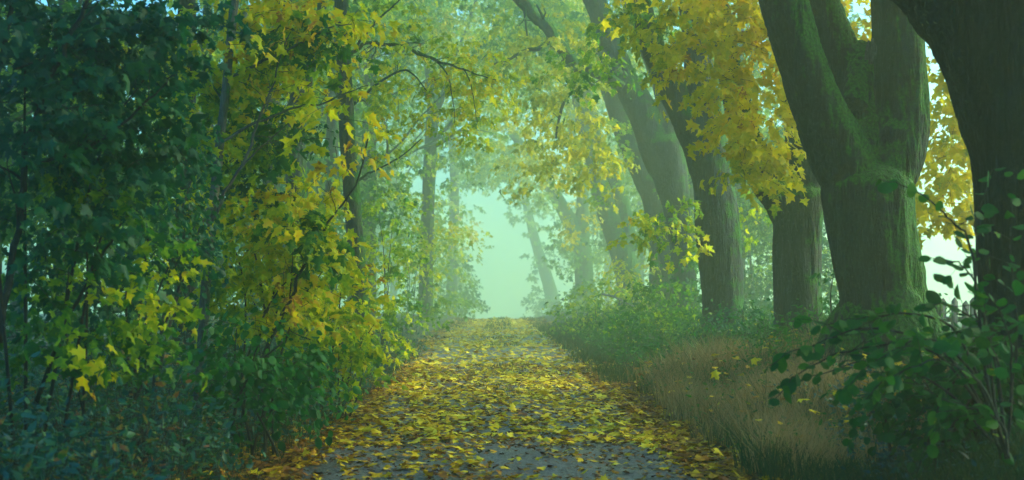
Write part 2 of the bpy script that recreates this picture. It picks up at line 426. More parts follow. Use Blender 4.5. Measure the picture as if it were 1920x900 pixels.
# ------------------------------------------------------------------ trunks
def solid(name, paths, mat, voxel=.04, rough=.02, per=6, sides=14, knobs=()):
    """one continuous woody body: overlapping limbs fused by a voxel remesh, then roughened"""
    t = Tubes()
    for p in paths:
        q = crom(p, per); t.add(q[:, :3], q[:, 3], sides)
    for c, r in knobs:
        a = np.linspace(0, math.pi, 7)
        t.add(np.array([[c[0], c[1], c[2] - r * math.cos(u)] for u in a]), np.maximum(r * np.sin(a), .01), 10)
    o = bpy.data.objects.new(name, t.mesh(name, mat)); col.objects.link(o)
    md = o.modifiers.new("fuse", 'REMESH'); md.mode = 'VOXEL'; md.voxel_size = voxel; md.use_smooth_shade = True
    sm = o.modifiers.new("soft", 'SMOOTH'); sm.factor = .5; sm.iterations = 3
    me = bpy.data.meshes.new_from_object(o.evaluated_get(bpy.context.evaluated_depsgraph_get()))
    old = o.data
    bpy.data.objects.remove(o); bpy.data.meshes.remove(old)
    n = len(me.vertices)
    co = np.empty(n * 3, np.float32); me.vertices.foreach_get("co", co); co = co.reshape(-1, 3)
    nr = np.empty(n * 3, np.float32); me.vertex_normals.foreach_get("vector", nr); nr = nr.reshape(-1, 3)
    d = np.array([mnoise.noise((x * 2.2, y * 2.2, z * 1.0)) * 1.8 + mnoise.noise((x * 6, y * 6, z * 1.3)) * 1.1 + (.5 - abs(mnoise.noise((x * 15, y * 15, z * 1.7)))) * 2.0 for x, y, z in co.tolist()])
    co = co + nr * (d * rough)[:, None]
    me.vertices.foreach_set("co", co.astype(np.float32).ravel()); me.update()
    me.polygons.foreach_set("use_smooth", np.ones(len(me.polygons), bool))
    if not me.materials: me.materials.append(mat)
    return me

# ------------------------------------------------------------------ sprays of leaves
def sprays(lv, tw, org, dirs, length, nleaf, size, tone, templ='maple', hang=.5, droop=.35, rt=.004, jit=.12, spread=.5, tone_j=.08):
    """leafy twigs: origin, direction, length per spray"""
    n = len(org)
    if n == 0: return
    dirs = norm(dirs)
    length = np.broadcast_to(length, (n,)); m = 5
    s = np.linspace(0, 1, m)
    side0 = norm(np.cross(dirs, np.array([0, 0, 1.0])) + 1e-4)
    bend = rng.normal(0, .18, n)
    pts = org[:, None] + length[:, None, None] * (s[None, :, None] * dirs[:, None] + (s ** 2)[None, :, None] * (side0 * bend[:, None] + np.array([0, 0, -1.]) * droop)[:, None])
    if tw is not None: tw.add(pts, rt, rt * .35)
    k = nleaf
    u = rng.uniform(.15, 1.05, (n, k))
    c = org[:, None] + length[:, None, None] * (u[..., None] * dirs[:, None] + (u ** 2)[..., None] * (side0 * bend[:, None] + np.array([0, 0, -1.]) * droop)[:, None])
    sgn = np.where(rng.random((n, k)) < .5, -1., 1.)
    lat = side0[:, None] * sgn[..., None]
    sz = size * rng.uniform(.45, 1.2, (n, k))
    off = lat * (rng.uniform(.2, 1.0, (n, k)) * spread * length[:, None] * .45)[..., None] + rng.normal(0, jit, (n, k, 3)) * length[:, None, None]
    tip = lat * .7 + dirs[:, None] * .6 + np.array([0, 0, -1.]) * (hang * 1.6) + rng.normal(0, .35, (n, k, 3))
    nrm = np.array([0, 0, 1.]) * (1.1 - hang) + dirs[:, None] * hang + rng.normal(0, .6, (n, k, 3)) + np.array([0, -.35 * hang, 0])
    tn = np.broadcast_to(np.asarray(tone, float).reshape(-1, 1) if np.ndim(tone) else tone, (n, k)) + rng.normal(0, tone_j, (n, k))
    lv.add((c + off).reshape(-1, 3), tip.reshape(-1, 3), nrm.reshape(-1, 3), sz.ravel(), tn.ravel(), templ)

def blob(px, py, Y, rx, ry, n, rY=None):
    """n points in an ellipsoid given by pixels and depth, denser near its surface"""
    d = norm(rng.normal(size=(n, 3))) * (rng.random((n, 1)) ** .45)
    c = P(px, py, Y)
    Y = far(Y)
    r = np.array([rx * Y / F, rY if rY else .5 * (rx + ry) * Y / F, ry * Y / F])
    return c + d * r, d

def crown_blobs(lv, tw, blobs, size, templ='maple', hang=.5, length=.5, nleaf=14, axis=None, droop=.35, **kw):
    k = far(blobs[0][2]) / blobs[0][2] if blobs else 1
    size, length = size * k, length * k
    """blobs: (px, py, Y, rx, ry, sprays, tone)"""
    for b in blobs:
        px, py, Y, rx, ry, n, tone = b[:7]
        o, d = blob(px, py, Y, rx, ry, n, b[7] if len(b) > 7 else None)
        out = d * np.array([1, 1, .35]) + rng.normal(0, .5, (n, 3)) * np.array([1, 1, .4])
        if axis is not None: out = out + norm((o - axis) * np.array([1, 1, .2])) * .6
        tn = tone + rng.normal(0, .07, n)
        sprays(lv, tw, o, out, length * rng.uniform(.6, 1.2, n), nleaf, size, tn, templ, hang, droop, **kw)

def crown_round(lv, tw, c, r, n, size, tone, templ='maple_low', hang=.5, length=.9, nleaf=14, **kw):
    """a crown filled with leafy twigs in a dozen uneven boughs round its centre"""
    c, r = np.asarray(c, float), np.asarray(r, float)
    nb = max(8, n // 26)
    bc = norm(rng.normal(size=(nb, 3))) * rng.uniform(.35, .95, (nb, 1))
    which = rng.integers(0, nb, n)
    d = bc[which] + rng.normal(0, .17, (n, 3)) * np.array([1, 1, .6])
    o = c + d * r
    out = d * np.array([1, 1, .3]) + rng.normal(0, .5, (n, 3)) * np.array([1, 1, .4])
    tn = tone + rng.normal(0, .1, nb)[which] + rng.normal(0, .05, n)
    sprays(lv, tw, o, out, length * rng.uniform(.6, 1.2, n), nleaf, size, tn, templ, hang, .35, **kw)

def limbs(tb, start, dirs, length, rad, lvl=2, sides=6):
    """forking bare boughs"""
    out = []
    for d in dirs:
        p = np.array(start, float); d = norm(np.array(d, float)); pts = [p]; step = length / 6
        for k in range(6):
            d = norm(d + rng.normal(0, .13, 3) + np.array([0, 0, .03])); p = p + d * step; pts.append(p)
        tb.add(pts, np.linspace(rad, rad * .4, 7), sides, True); out.append(pts[-1])
        if lvl > 1:
            for q in (3, 5, 6):
                dd = [norm(d + rng.normal(0, .55, 3))]
                out += limbs(tb, pts[q], dd, length * .6, rad * .5, lvl - 1, max(4, sides - 1))
    return out

def kink_bough(tb, q, sides=6, side=True):
    """a bough that wanders and sheds finer side twigs"""
    m = len(q); w = np.cumsum(rng.normal(0, 1, (m, 3)), 0); w -= np.linspace(0, 1, m)[:, None] * w[-1]
    q = q.copy(); L = np.linalg.norm(q[-1, :3] - q[0, :3]); q[:, :3] += w * L * .006
    tb.add(q[:, :3], q[:, 3], sides)
    if not side: return
    for k in range(max(3, m // 3)):
        i = rng.integers(m // 5, m - 1); t = norm(q[i + 1, :3] - q[i, :3])
        d = norm(t * .7 + rng.normal(0, .6, 3)); ln = L * rng.uniform(.08, .22); r = max(.003, q[i, 3] * .45)
        pts = [q[i, :3]]
        for _ in range(4):
            d = norm(d + rng.normal(0, .22, 3) + np.array([0, 0, -.06])); pts.append(pts[-1] + d * ln / 4)
        tb.add(pts, np.linspace(r, r * .3, 5), 4)
        for _ in range(2):
            a = pts[rng.integers(1, 4)]; e = norm(d + rng.normal(0, .7, 3))
            tb.add([a, a + e * ln * .2, a + norm(e + rng.normal(0, .3, 3)) * ln * .42], [r * .5, r * .35, r * .2], 3)

def finish(root, trunk=None, lv=None, lmat=None, tw=None, tb=None, crown_name='crown', twig_name='twigs', bmat=None):
    if trunk is not None: child("trunk", trunk, root)
    if tb is not None and tb.V: child("branches", tb.mesh("branches", bmat or BARK), root)
    if lv is not None and lv.V: child(crown_name, lv.mesh(crown_name, lmat, tw), root)
    return root

def base(px, Y):
    Y = far(Y)
    x = (px - VX) * Y / F
    return (x, Y, float(ground_z(x, Y)))

# ------------------------------------------------------------------ the row of old maples on the right
OLD = "old maples lining the right side of the track"
def old_maple(px, Y, label, paths, mat, blobs, lmat, size=.15, voxel=.04, rough=.02, knobs=(), templ='maple', top=None, stops=(), hang=.55, name="maple_tree", nleaf=14, extra=None, back=()):
    b = base(px, Y)
    root = thing(name, label, "tree", OLD, b)
    gz = b[2] - .25
    pp = []
    for k, p in enumerate(paths):
        d = back[k] if k < len(back) else 0.0
        q = path_px(p, Y, [float(v) for v in d * smooth(0, 1, np.linspace(0, 1.6, len(p)))])
        if k == 0:   # root flare down to the ground
            x, y, z, r = q[0]
            q = [[x, y, gz, r * 1.32], [x, y, max(gz + .3, min(z, gz + .45)), r * 1.1]] + q if z > gz + .55 else [[x, y, gz, r * 1.2]] + q[1:]
        if k == 0 and len(paths) > 1:
            e = np.array(q[-1]); dirn = norm((e - np.array(q[-2]))[:3]); r = e[3]
            q = q + [[*(e[:3] + dirn * r * .3), r * .62], [*(e[:3] + dirn * r * .5), r * .25]]
        pp.append(q)
    x, y, _, r = pp[0][0]
    for a in np.arange(6) * 1.05 + rng.uniform(0, 1) + rng.normal(0, .15, 6):   # root buttresses
        c, s_ = math.cos(a), math.sin(a); k = rng.uniform(.7, 1.0)
        pp.append([[x + c * r * .25, y + s_ * r * .25, b[2] + r * 1.5 * k, r * .42], [x + c * r * .75, y + s_ * r * .75, b[2] + r * .55 * k, r * .38], [x + c * r * 1.2 * k, y + s_ * r * 1.2 * k, b[2] + .04, r * .24], [x + c * r * 1.6 * k, y + s_ * r * 1.6 * k, b[2] - .14, r * .14]])
    tm = solid("trunk", pp, mat, voxel, rough, knobs=knobs)
    lv, tw, tb = Leaves(), Twigs(), Tubes()
    crown_blobs(lv, tw, blobs, size, templ, hang, .5, nleaf)
    if top:  # near crowns above the frame are thickened to shade the foreground
        for (c, r, n, tone, ln) in top: crown_round(lv, None, c, r, n, size * 1.25, tone, 'maple_low', .5, ln)
    if extra: extra(tb)
    finish(root, tm, lv, lmat, tw, tb, bmat=mat)
    for st in stops:
        child("broken_stub", st, root)
    return root

# nearest: dark trunk at the right edge, its bough arching up over the track
old_maple(1925, 9.0, "near-black trunk cut by the right edge of the picture, its bough arching over",
    [[(1930, 860, 190), (1930, 700, 178), (1925, 520, 172), (1922, 350, 175), (1920, 200, 190), (1925, 60, 205), (1935, -120, 200), (1940, -400, 170)],
     [(1915, 330, 150), (1885, 220, 150), (1838, 110, 140), (1775, 10, 128), (1690, -80, 118), (1570, -180, 105), (1420, -300, 85)]],
    BARK_DARK, [], GRN, voxel=.025, rough=.02,
    top=[((2.6, 8.5, 7.4), (3.6, 3.4, 2.2), 400, .35, 1.0), ((0.2, 6.5, 7.8), (3.6, 3.6, 1.8), 380, .4, 1.0)])

# the big mossy three-limbed maple
A = 14.8
stubT = Tubes()
for rows in ([(1632, 120, 9), (1635, 95, 11), (1636, 72, 5)], [(1624, 112, 8), (1627, 90, 8), (1629, 76, 3)], [(1640, 110, 6), (1641, 92, 7), (1640, 80, 2)]):
    q = crom(path_px(rows, A, [-.16, -.17, -.17]), 3)
    stubT.add(q[:, :3], q[:, 3], 5)
stub = stubT.mesh("broken_stub", BROKEN)
old_maple(1660, A, "massive mossy maple dividing into three thick limbs with a broken stub between them",
    [[(1662, 660, 176), (1656, 560, 156), (1644, 480, 158), (1633, 420, 162), (1628, 375, 168), (1627, 345, 164)],
     [(1628, 450, 70), (1612, 370, 104), (1566, 270, 104), (1533, 200, 90), (1499, 100, 84), (1471, 0, 82), (1440, -120, 75), (1400, -320, 60)],
     [(1634, 430, 50), (1636, 345, 90), (1622, 250, 80), (1608, 200, 74), (1578, 100, 68), (1543, 0, 60), (1515, -100, 54), (1480, -300, 44)],
     [(1600, 200, 50), (1610, 140, 46), (1619, 98, 42), (1626, 78, 28)],
     [(1642, 460, 70), (1662, 365, 92), (1686, 270, 98), (1692, 200, 92), (1690, 120, 91), (1686, 40, 88), (1680, -40, 84), (1672, -300, 66)]],
    BARK_MOSS,
    [(1790, 190, 18.0, 70, 90, 34, .66), (1778, 300, 17.5, 60, 70, 40, .62), (1762, 385, 17.2, 48, 48, 16, .62), (1738, 420, 17, 24, 40, 6, .64), (1620, 40, 18.5, 60, 70, 22, .64), (1770, 60, 18, 80, 90, 30, .66)],
    YEL, voxel=.022, rough=.022, stops=[stub], back=(0, -.15, .5, .4, .1),
    knobs=[(P(1716, 232, A) + np.array([0, .0, 0]), .13), (P(1672, 250, A) + np.array([0, -.12, 0]), .15), (P(1738, 575, A), .16), (P(1590, 600, A), .15)],
    top=[((4.6, 16.5, 8.6), (3.6, 3.6, 2.6), 260, .62, 1.0), ((1.2, 13.5, 9.4), (4.2, 4.2, 2.0), 340, .6, 1.0), ((7.4, 17.5, 6.4), (1.8, 2.2, 1.6), 80, .6, 1.0)])

# next: forked maple with orange-yellow leaves hanging before it
old_maple(1496, 19.0, "grey maple with a wide low fork, orange-yellow leaves hanging in front of its limbs",
    [[(1497, 640, 92), (1496, 560, 88), (1496, 480, 88), (1496, 420, 92), (1494, 370, 104)],
     [(1496, 470, 44), (1478, 395, 72), (1448, 345, 62), (1412, 290, 56), (1388, 225, 50), (1372, 150, 46), (1352, 50, 40), (1330, -80, 34)],
     [(1498, 470, 44), (1508, 390, 70), (1512, 320, 62), (1502, 250, 54), (1492, 170, 46), (1490, 60, 40), (1500, -100, 34)]],
    BARK,
    [(1420, 60, 17.6, 95, 90, 30, .70), (1300, 70, 17.8, 90, 70, 28, .62), (1400, 190, 17.2, 75, 75, 32, .74), (1345, 150, 17.5, 60, 60, 18, .66), (1240, 110, 18.2, 40, 30, 6, .82),
     (1385, 290, 17.2, 55, 40, 14, .60), (1440, 285, 16.9, 38, 55, 12, .66), (1425, 320, 17.8, 30, 24, 5, .34), (1350, 10, 18, 150, 40, 26, .66), (1215, 25, 18.5, 45, 40, 8, .46)],
    YEL, voxel=.03, rough=.02,
    top=[((4.2, 20, 9.2), (3.6, 3.8, 2.6), 230, .66, 1.0), ((1.2, 20, 9.8), (4.0, 4, 2.0), 240, .64, 1.0)])

# third: straight trunk with a bough swinging over the track
old_maple(1352, 24.0, "pale-flecked straight maple trunk sending one thick bough up to the left",
    [[(1362, 640, 82), (1356, 590, 78), (1351, 500, 80), (1343, 410, 80), (1335, 330, 74), (1328, 260, 62), (1318, 170, 56), (1302, 60, 50), (1290, -80, 42)],
     [(1342, 360, 70), (1318, 300, 62), (1293, 240, 54), (1268, 185, 50), (1240, 125, 45), (1214, 60, 42), (1192, -20, 40), (1160, -140, 34)]],
    BARK,
    [(1215, 425, 23.2, 42, 34, 12, .60), (1270, 440, 23.2, 36, 30, 8, .56), (1245, 400, 23.4, 40, 30, 6, .55), (1140, 60, 24, 50, 60, 14, .48), (1100, 130, 24.5, 70, 50, 16, .42), (1225, 20, 23.5, 50, 45, 14, .36), (1420, 400, 25, 30, 50, 6, .60)],
    LIME, voxel=.045, rough=.02, nleaf=12,
    top=[((3.6, 25, 10.4), (3.8, 4, 2.8), 220, .6, 1.0), ((0.8, 24, 9.6), (2.4, 3, 1.8), 110, .6, 1.0)])

# fourth: the big Y, with a long bare bough reaching to the upper left
def bough(tb):
    for rows in ([(1168, 165, 20), (1120, 138, 23), (1076, 108, 24), (1032, 62, 24), (995, 22, 22), (962, -25, 20), (920, -90, 16)],
                 [(1040, 70, 12), (1010, 90, 9), (985, 95, 7), (950, 112, 5), (920, 120, 3)],
                 [(1085, 115, 10), (1065, 160, 8), (1050, 205, 6), (1042, 260, 4)]):
        kink_bough(tb, crom(path_px(rows, 29.5), 6), 8)
old_maple(1275, 30.0, "dark maple parting in a tall Y, its long bough running to the upper left",
    [[(1286, 600, 48), (1284, 520, 46), (1278, 440, 48), (1267, 375, 54), (1252, 312, 70), (1240, 270, 80)],
     [(1260, 360, 30), (1238, 295, 64), (1205, 210, 56), (1172, 150, 47), (1145, 83, 43), (1115, 0, 41), (1085, -90, 36)],
     [(1260, 360, 30), (1246, 290, 58), (1256, 215, 46), (1240, 145, 41), (1206, 62, 36), (1172, -20, 32)]],
    BARK,
    [(1030, 140, 29.5, 80, 70, 22, .48), (1090, 190, 29, 80, 60, 24, .46), (1060, 260, 29.5, 75, 50, 26, .56), (1120, 300, 28.5, 50, 50, 18, .54), (1000, 230, 31, 60, 50, 14, .58), (1020, 320, 31, 70, 40, 18, .56), (975, 60, 30, 50, 60, 18, .46), (1070, 60, 30, 60, 50, 18, .56)],
    YEL, size=.16, voxel=.05, rough=.02, nleaf=13, extra=bough,
    top=[((2.4, 30, 11.8), (4.2, 4, 2.8), 220, .58, 1.0)])

old_maple(1240, 35.0, "slim straight maple trunk half hidden behind the tall Y-shaped one",
    [[(1241, 590, 46), (1240, 500, 43), (1236, 430, 43), (1225, 370, 45), (1192, 295, 42), (1164, 225, 40), (1142, 150, 36), (1120, 40, 30)]],
    BARK, [(1100, 330, 34, 40, 60, 16, .56), (1150, 260, 34, 40, 50, 10, .5)], LIME, size=.16, voxel=.055, nleaf=12,
    top=[((1.6, 47, 11.8), (5.5, 5, 3.6), 420, .5, 1.2)])

old_maple(1172, 44.0, "fog-greyed maple leaning left with twin ridged limbs",
    [[(1190, 600, 54), (1182, 540, 50), (1165, 470, 46), (1141, 400, 42), (1119, 330, 36), (1104, 270, 31), (1086, 190, 27), (1062, 80, 22)],
     [(1178, 470, 36), (1166, 385, 31), (1140, 315, 27), (1116, 255, 28), (1104, 180, 24), (1100, 60, 20)]],
    BARK_MOSS, [(1085, 420, 43, 24, 50, 16, .60), (1040, 300, 43, 60, 50, 30, .58), (980, 285, 45, 50, 36, 30, .55), (940, 230, 46, 50, 40, 26, .5), (1075, 180, 44, 60, 60, 24, .5)], YEL, size=.17, voxel=.06, templ='maple_low', nleaf=12,
    top=[((1.8, 58, 14.5), (6.4, 6, 4.8), 460, .55, 1.1)])

old_maple(1096, 58.0, "misty maple bending out over the track, its limb nearly closing the tunnel",
    [[(1098, 590, 38), (1096, 540, 36), (1091, 470, 34), (1071, 420, 29), (1050, 382, 25), (1026, 342, 21), (1000, 300, 20), (960, 250, 15)],
     [(1090, 470, 32), (1092, 420, 26), (1091, 340, 21), (1077, 280, 18), (1066, 190, 15)]],
    BARK_MOSS, [(1010, 330, 57, 70, 36, 30, .6), (1050, 470, 57, 40, 34, 22, .28), (950, 290, 58, 60, 36, 50, .5), (930, 325, 60, 60, 22, 36, .55), (1000, 370, 56, 40, 30, 22, .5), (1060, 430, 57, 30, 34, 10, .3), (1000, 200, 58, 70, 60, 26, .5)], LIME, size=.2, voxel=.08, templ='maple_low', nleaf=12,
    top=[((0.6, 88, 18.5), (8.5, 8, 6), 480, .5, 1.6)])

old_maple(1022, 82.0, "faintest maple trunk at the far end of the row, dissolving in the fog",
    [[(1040, 580, 28), (1028, 530, 24), (1012, 480, 20), (998, 430, 17), (984, 370, 14), (966, 300, 11)]],
    BARK, [(990, 400, 80, 50, 40, 26, .45), (1010, 490, 80, 26, 40, 14, .3), (960, 330, 82, 60, 40, 30, .5), (1020, 360, 80, 40, 50, 16, .5)], LIME, size=.26, voxel=.1, templ='maple_low', nleaf=12,
    top=[((0.5, 140, 27), (13, 10, 10), 480, .5, 2.2)])

# ------------------------------------------------------------------ trees on the left
def left_tree(name, px, Y, label, paths, mat, blobs, lmat, size=.14, templ='maple', group=None, boughs=(), top=(), voxel=.05, nleaf=13, hang=.55, length=.5, rough=.012):
    b = base(px, Y)
    root = thing(name, label, "tree", group, b)
    pp = []
    for k, p in enumerate(paths):
        q = path_px(p, Y)
        if k == 0:
            x, y, z, r = q[0]; q = [[x, y, b[2] - .2, r * 1.25], [x, y, b[2] + .15, r * 1.08]] + (q if z > b[2] + .3 else q[1:])
        pp.append(q)
    tm = solid("trunk", pp, mat, voxel, rough, sides=10)
    lv, tw, tb = Leaves(), Twigs(), Tubes()
    for rows, Yb in boughs:
        kink_bough(tb, crom(path_px(rows, Yb), 6))
    crown_blobs(lv, tw, blobs, size, templ, hang, length, nleaf)
    for (c, r, n, tone, ln) in top: crown_round(lv, None, c, r, n, size * 1.3, tone, 'maple_low', .5, ln)  # near ones sit out of view, enlarged to darken the track
    finish(root, tm, lv, lmat, tw, tb, bmat=mat)
    return root
WOODL = "trees standing in the thicket on the left"
YM = [(540, 40, 13.2, 80, 60, 26, .74), (440, 60, 13.2, 80, 60, 18, .72), (610, 20, 13.4, 40, 40, 8, .76), (350, 140, 13.1, 60, 40, 12, .70), (300, 230, 13.3, 60, 40, 8, .6), (440, 190, 13.3, 60, 40, 12, .5),
      (570, 130, 13.0, 50, 50, 12, .62), (505, 150, 13.2, 40, 40, 8, .55), (615, 215, 12.2, 14, 50, 4, .68), (622, 290, 12, 14, 50, 4, .76), (480, 300, 13.4, 70, 40, 9, .5), (420, 120, 12.2, 60, 60, 6, .74), (640, 60, 12.6, 26, 40, 4, .74), (600, 100, 13, 50, 60, 9, .3), (480, 240, 13, 80, 40, 12, .28), (550, 60, 12.7, 60, 40, 8, .25), (270, 120, 13, 50, 60, 8, .66), (390, 250, 13, 50, 60, 8, .62)]
left_tree("maple_sapling", 372, 12.5, "slender grey sapling rising from the left thicket past the top edge",
    [[(372, 780, 22), (376, 690, 20), (384, 560, 20), (396, 420, 19), (412, 270, 18), (425, 150, 18), (436, 40, 17), (446, -60, 15), (455, -220, 12)]],
    BARK_YOUNG, YM, LIME, .135, boughs=[([(425, 150, 7), (470, 130, 6), (530, 95, 5), (600, 60, 4), (660, 45, 2)], 12.5), ([(412, 270, 7), (470, 235, 6), (560, 200, 4), (620, 190, 3), (690, 160, 2)], 12.4), ([(396, 420, 6), (440, 330, 6), (480, 250, 5), (520, 150, 3), (545, 60, 2)], 12.4), ([(420, 200, 5), (380, 130, 4), (330, 110, 3), (290, 120, 2)], 12.6)],
    voxel=.02, rough=.004, group=WOODL, top=[((-3.6, 13, 6.6), (2.4, 2.2, 1.6), 120, .55, .8)])

left_tree("maple_tree", 676, 22.0, "slim dark trunk on the left beside the track, a thin branch arching out over it",
    [[(683, 700, 34), (676, 570, 33), (662, 400, 31), (651, 250, 30), (644, 100, 28), (640, 0, 26), (634, -120, 24), (628, -300, 18)]],
    BARK, [(800, 110, 23, 110, 60, 30, .64), (880, 140, 23, 70, 50, 26, .68), (760, 190, 23, 80, 60, 20, .62), (860, 230, 23.5, 70, 50, 16, .64), (730, 60, 23, 60, 60, 18, .56), (930, 170, 24, 40, 60, 12, .68), (715, 240, 22.8, 36, 80, 10, .6), (600, 60, 23, 40, 70, 12, .45)],
    LIME, .13, boughs=[([(648, 105, 8), (690, 82, 7), (715, 80, 7), (783, 97, 6), (835, 116, 5), (870, 130, 3.5), (930, 150, 2)], 22.5), ([(783, 97, 3), (830, 130, 3), (845, 170, 2), (852, 230, 1)], 22.5), ([(870, 130, 3), (885, 165, 2), (895, 230, 1)], 22.6), ([(650, 210, 6), (700, 160, 5), (760, 130, 4), (800, 170, 2)], 22.4), ([(655, 350, 6), (690, 320, 4), (740, 300, 3), (790, 260, 2)], 22.2), ([(646, 130, 6), (690, 60, 5), (740, 10, 3), (790, -40, 2)], 22.5)],
    voxel=.035, rough=.008, group=WOODL, top=[((-2.2, 22, 9.6), (3.8, 4.2, 2.4), 220, .55, 1.0)])

left_tree("beech_tree", 555, 26.0, "thick grey trunk behind the yellow sapling leaves, forking just below the top",
    [[(556, 600, 42), (556, 400, 40), (556, 250, 39), (560, 170, 38)], [(556, 190, 32), (545, 100, 28), (532, -40, 24), (520, -250, 18)], [(562, 190, 28), (585, 110, 22), (604, 10, 18), (620, -150, 14)]],
    BARK, [(600, 90, 27, 70, 80, 26, .4), (520, 60, 27, 70, 70, 24, .45)], LIME, .14, 'maple_low', WOODL, top=[((-4.2, 26, 8.8), (3.4, 3.4, 2.4), 140, .45, 1.0)])
left_tree("beech_tree", 508, 28.0, "narrower grey trunk standing just left of the forking one",
    [[(508, 600, 34), (508, 400, 32), (509, 250, 31), (512, 120, 28), (518, -60, 24), (522, -250, 18)]],
    BARK, [(470, 120, 28, 70, 80, 22, .35)], LIME, .14, 'maple_low', WOODL, top=[((-5.4, 28.5, 9.2), (3.2, 3.4, 2.4), 130, .4, 1.0)])
left_tree("beech_tree", 350, 18.0, "dark trunk showing high up between green and yellow leaves at upper left",
    [[(346, 650, 42), (348, 400, 40), (350, 200, 37), (350, 60, 36), (352, -100, 32), (350, -350, 24)]],
    BARK_DARK, [(270, 80, 18, 90, 90, 28, .2), (300, 250, 19, 90, 80, 24, .3)], LIME, .14, 'maple_low', WOODL, top=[((-4.6, 17, 8.8), (3.4, 3.4, 2.2), 260, .3, 1.0), ((-3.4, 10.5, 8.6), (4.2, 4.6, 2.0), 380, .3, 1.0)])  # second crown added over the near track, out of view, for shade
left_tree("maple_tree", 803, 42.0, "misty leaning tree left of the opening, with two boughs forking to the right",
    [[(797, 600, 27), (801, 450, 25), (804, 340, 24), (808, 260, 24), (813, 195, 24), (806, 140, 18), (795, 60, 14), (780, -60, 11)], [(812, 215, 16), (830, 180, 12), (850, 120, 9), (872, 60, 7), (900, -20, 5)]],
    BARK, [(780, 150, 42, 60, 70, 26, .45), (870, 190, 42, 70, 60, 30, .5), (840, 300, 43, 60, 50, 26, .42), (900, 270, 43, 40, 40, 16, .5), (850, 60, 42, 80, 60, 30, .45)], LIME, .17, 'maple_low', WOODL,
    boughs=[([(808, 262, 9), (830, 245, 8), (855, 220, 7), (880, 205, 4), (905, 195, 2)], 42), ([(806, 280, 7), (835, 262, 6), (870, 240, 4), (900, 232, 2)], 42), ([(808, 180, 7), (780, 165, 5), (745, 180, 4), (715, 200, 2)], 42)],
    voxel=.06, top=[((-2.8, 54, 15), (5.8, 6, 5), 440, .5, 1.2)])
left_tree("beech_tree", 692, 36.0, "blue-grey blurred trunk deep in the fog right of the slim dark one",
    [[(690, 600, 30), (691, 400, 28), (692, 250, 27), (694, 100, 24), (700, -80, 20)]], BARK, [(720, 330, 36, 60, 60, 24, .3), (690, 140, 36, 60, 70, 22, .35)], LIME, .16, 'maple_low', WOODL, voxel=.06, top=[((-2.6, 48, 12.5), (5.2, 5, 3.8), 400, .45, 1.2), ((0, 76, 17.5), (8, 7, 4.5), 420, .5, 1.5)])
left_tree("beech_tree", 622, 32.0, "blurred trunk between the forking grey tree and the slim dark one",
    [[(620, 600, 26), (621, 400, 25), (623, 250, 24), (626, 100, 22), (630, -80, 18)]], BARK, [(600, 320, 32, 50, 60, 20, .3)], LIME, .16, 'maple_low', WOODL, voxel=.06, top=[((-4.4, 32, 10), (3.2, 3.4, 2.4), 120, .4, 1.1)])
left_tree("maple_tree", 858, 66.0, "faint tree on the left at the mouth of the opening, almost lost in fog",
    [[(846, 600, 22), (849, 480, 20), (852, 380, 18), (850, 300, 15), (842, 200, 12)]], BARK, [(850, 380, 66, 40, 40, 24, .5), (868, 430, 64, 26, 24, 12, .78), (885, 325, 64, 50, 26, 40, .5), (900, 270, 64, 60, 40, 40, .5), (830, 250, 66, 60, 60, 28, .45)], LIME, .22, 'maple_low', WOODL, voxel=.09, top=[((-4, 106, 22), (9, 8, 8), 440, .45, 1.8)])

# deeper wood on the left: copies of two full trees, each turned and scaled
def wood_tree(c, h, label, seed, tone):
    root = thing("woodland_tree", label, "tree", "misty trees deep in the wood", (*c, float(ground_z(*c))))
    x, y, z = root.location
    tr = [[x, y, z - .3, .24], [x, y, z + .3, .2], [x + .1, y, z + h * .3, .18], [x + .05, y + .1, z + h * .6, .13], [x + .2, y, z + h * .9, .06]]
    tm = solid("trunk", [tr], BARK, .07, .012, sides=9)
    tb, lv = Tubes(), Leaves()
    limbs(tb, (x + .08, y, z + h * .32), [(1, .2, .5), (-.8, -.6, .6), (-.3, 1, .5)], h * .25, .07)
    limbs(tb, (x + .05, y, z + h * .5), [(.7, -.8, .6), (-1, .3, .6)], h * .22, .05)
    crown_round(lv, None, (x, y, z + h * .34), (2.6, 2.6, h * .30), 260, .18, tone, 'maple_low', .5, .9, 14)
    crown_round(lv, None, (x, y, z + h * .72), (3.0, 3.0, h * .30), 260, .18, tone, 'maple_low', .5, .9, 14)
    finish(root, tm, lv, LIME, None, tb)
    return root
w1 = wood_tree((-8.2, 24), 12, "leafy tree in the wood behind the thick forking trunk", 1, .3)
w2 = wood_tree((-7.6, 33), 13, "leafy yellow-green tree in the wood behind the blurred trunks", 2, .42)
def copy_tree(src, c, rz, s, label):
    r = src.copy(); col.objects.link(r)
    r.location = (*c, float(ground_z(*c))); r.rotation_euler = (0, 0, rz); r.scale = (s, s, s); r["label"] = label
    for ch in src.children:
        k = ch.copy(); col.objects.link(k); k.parent = r
    return r
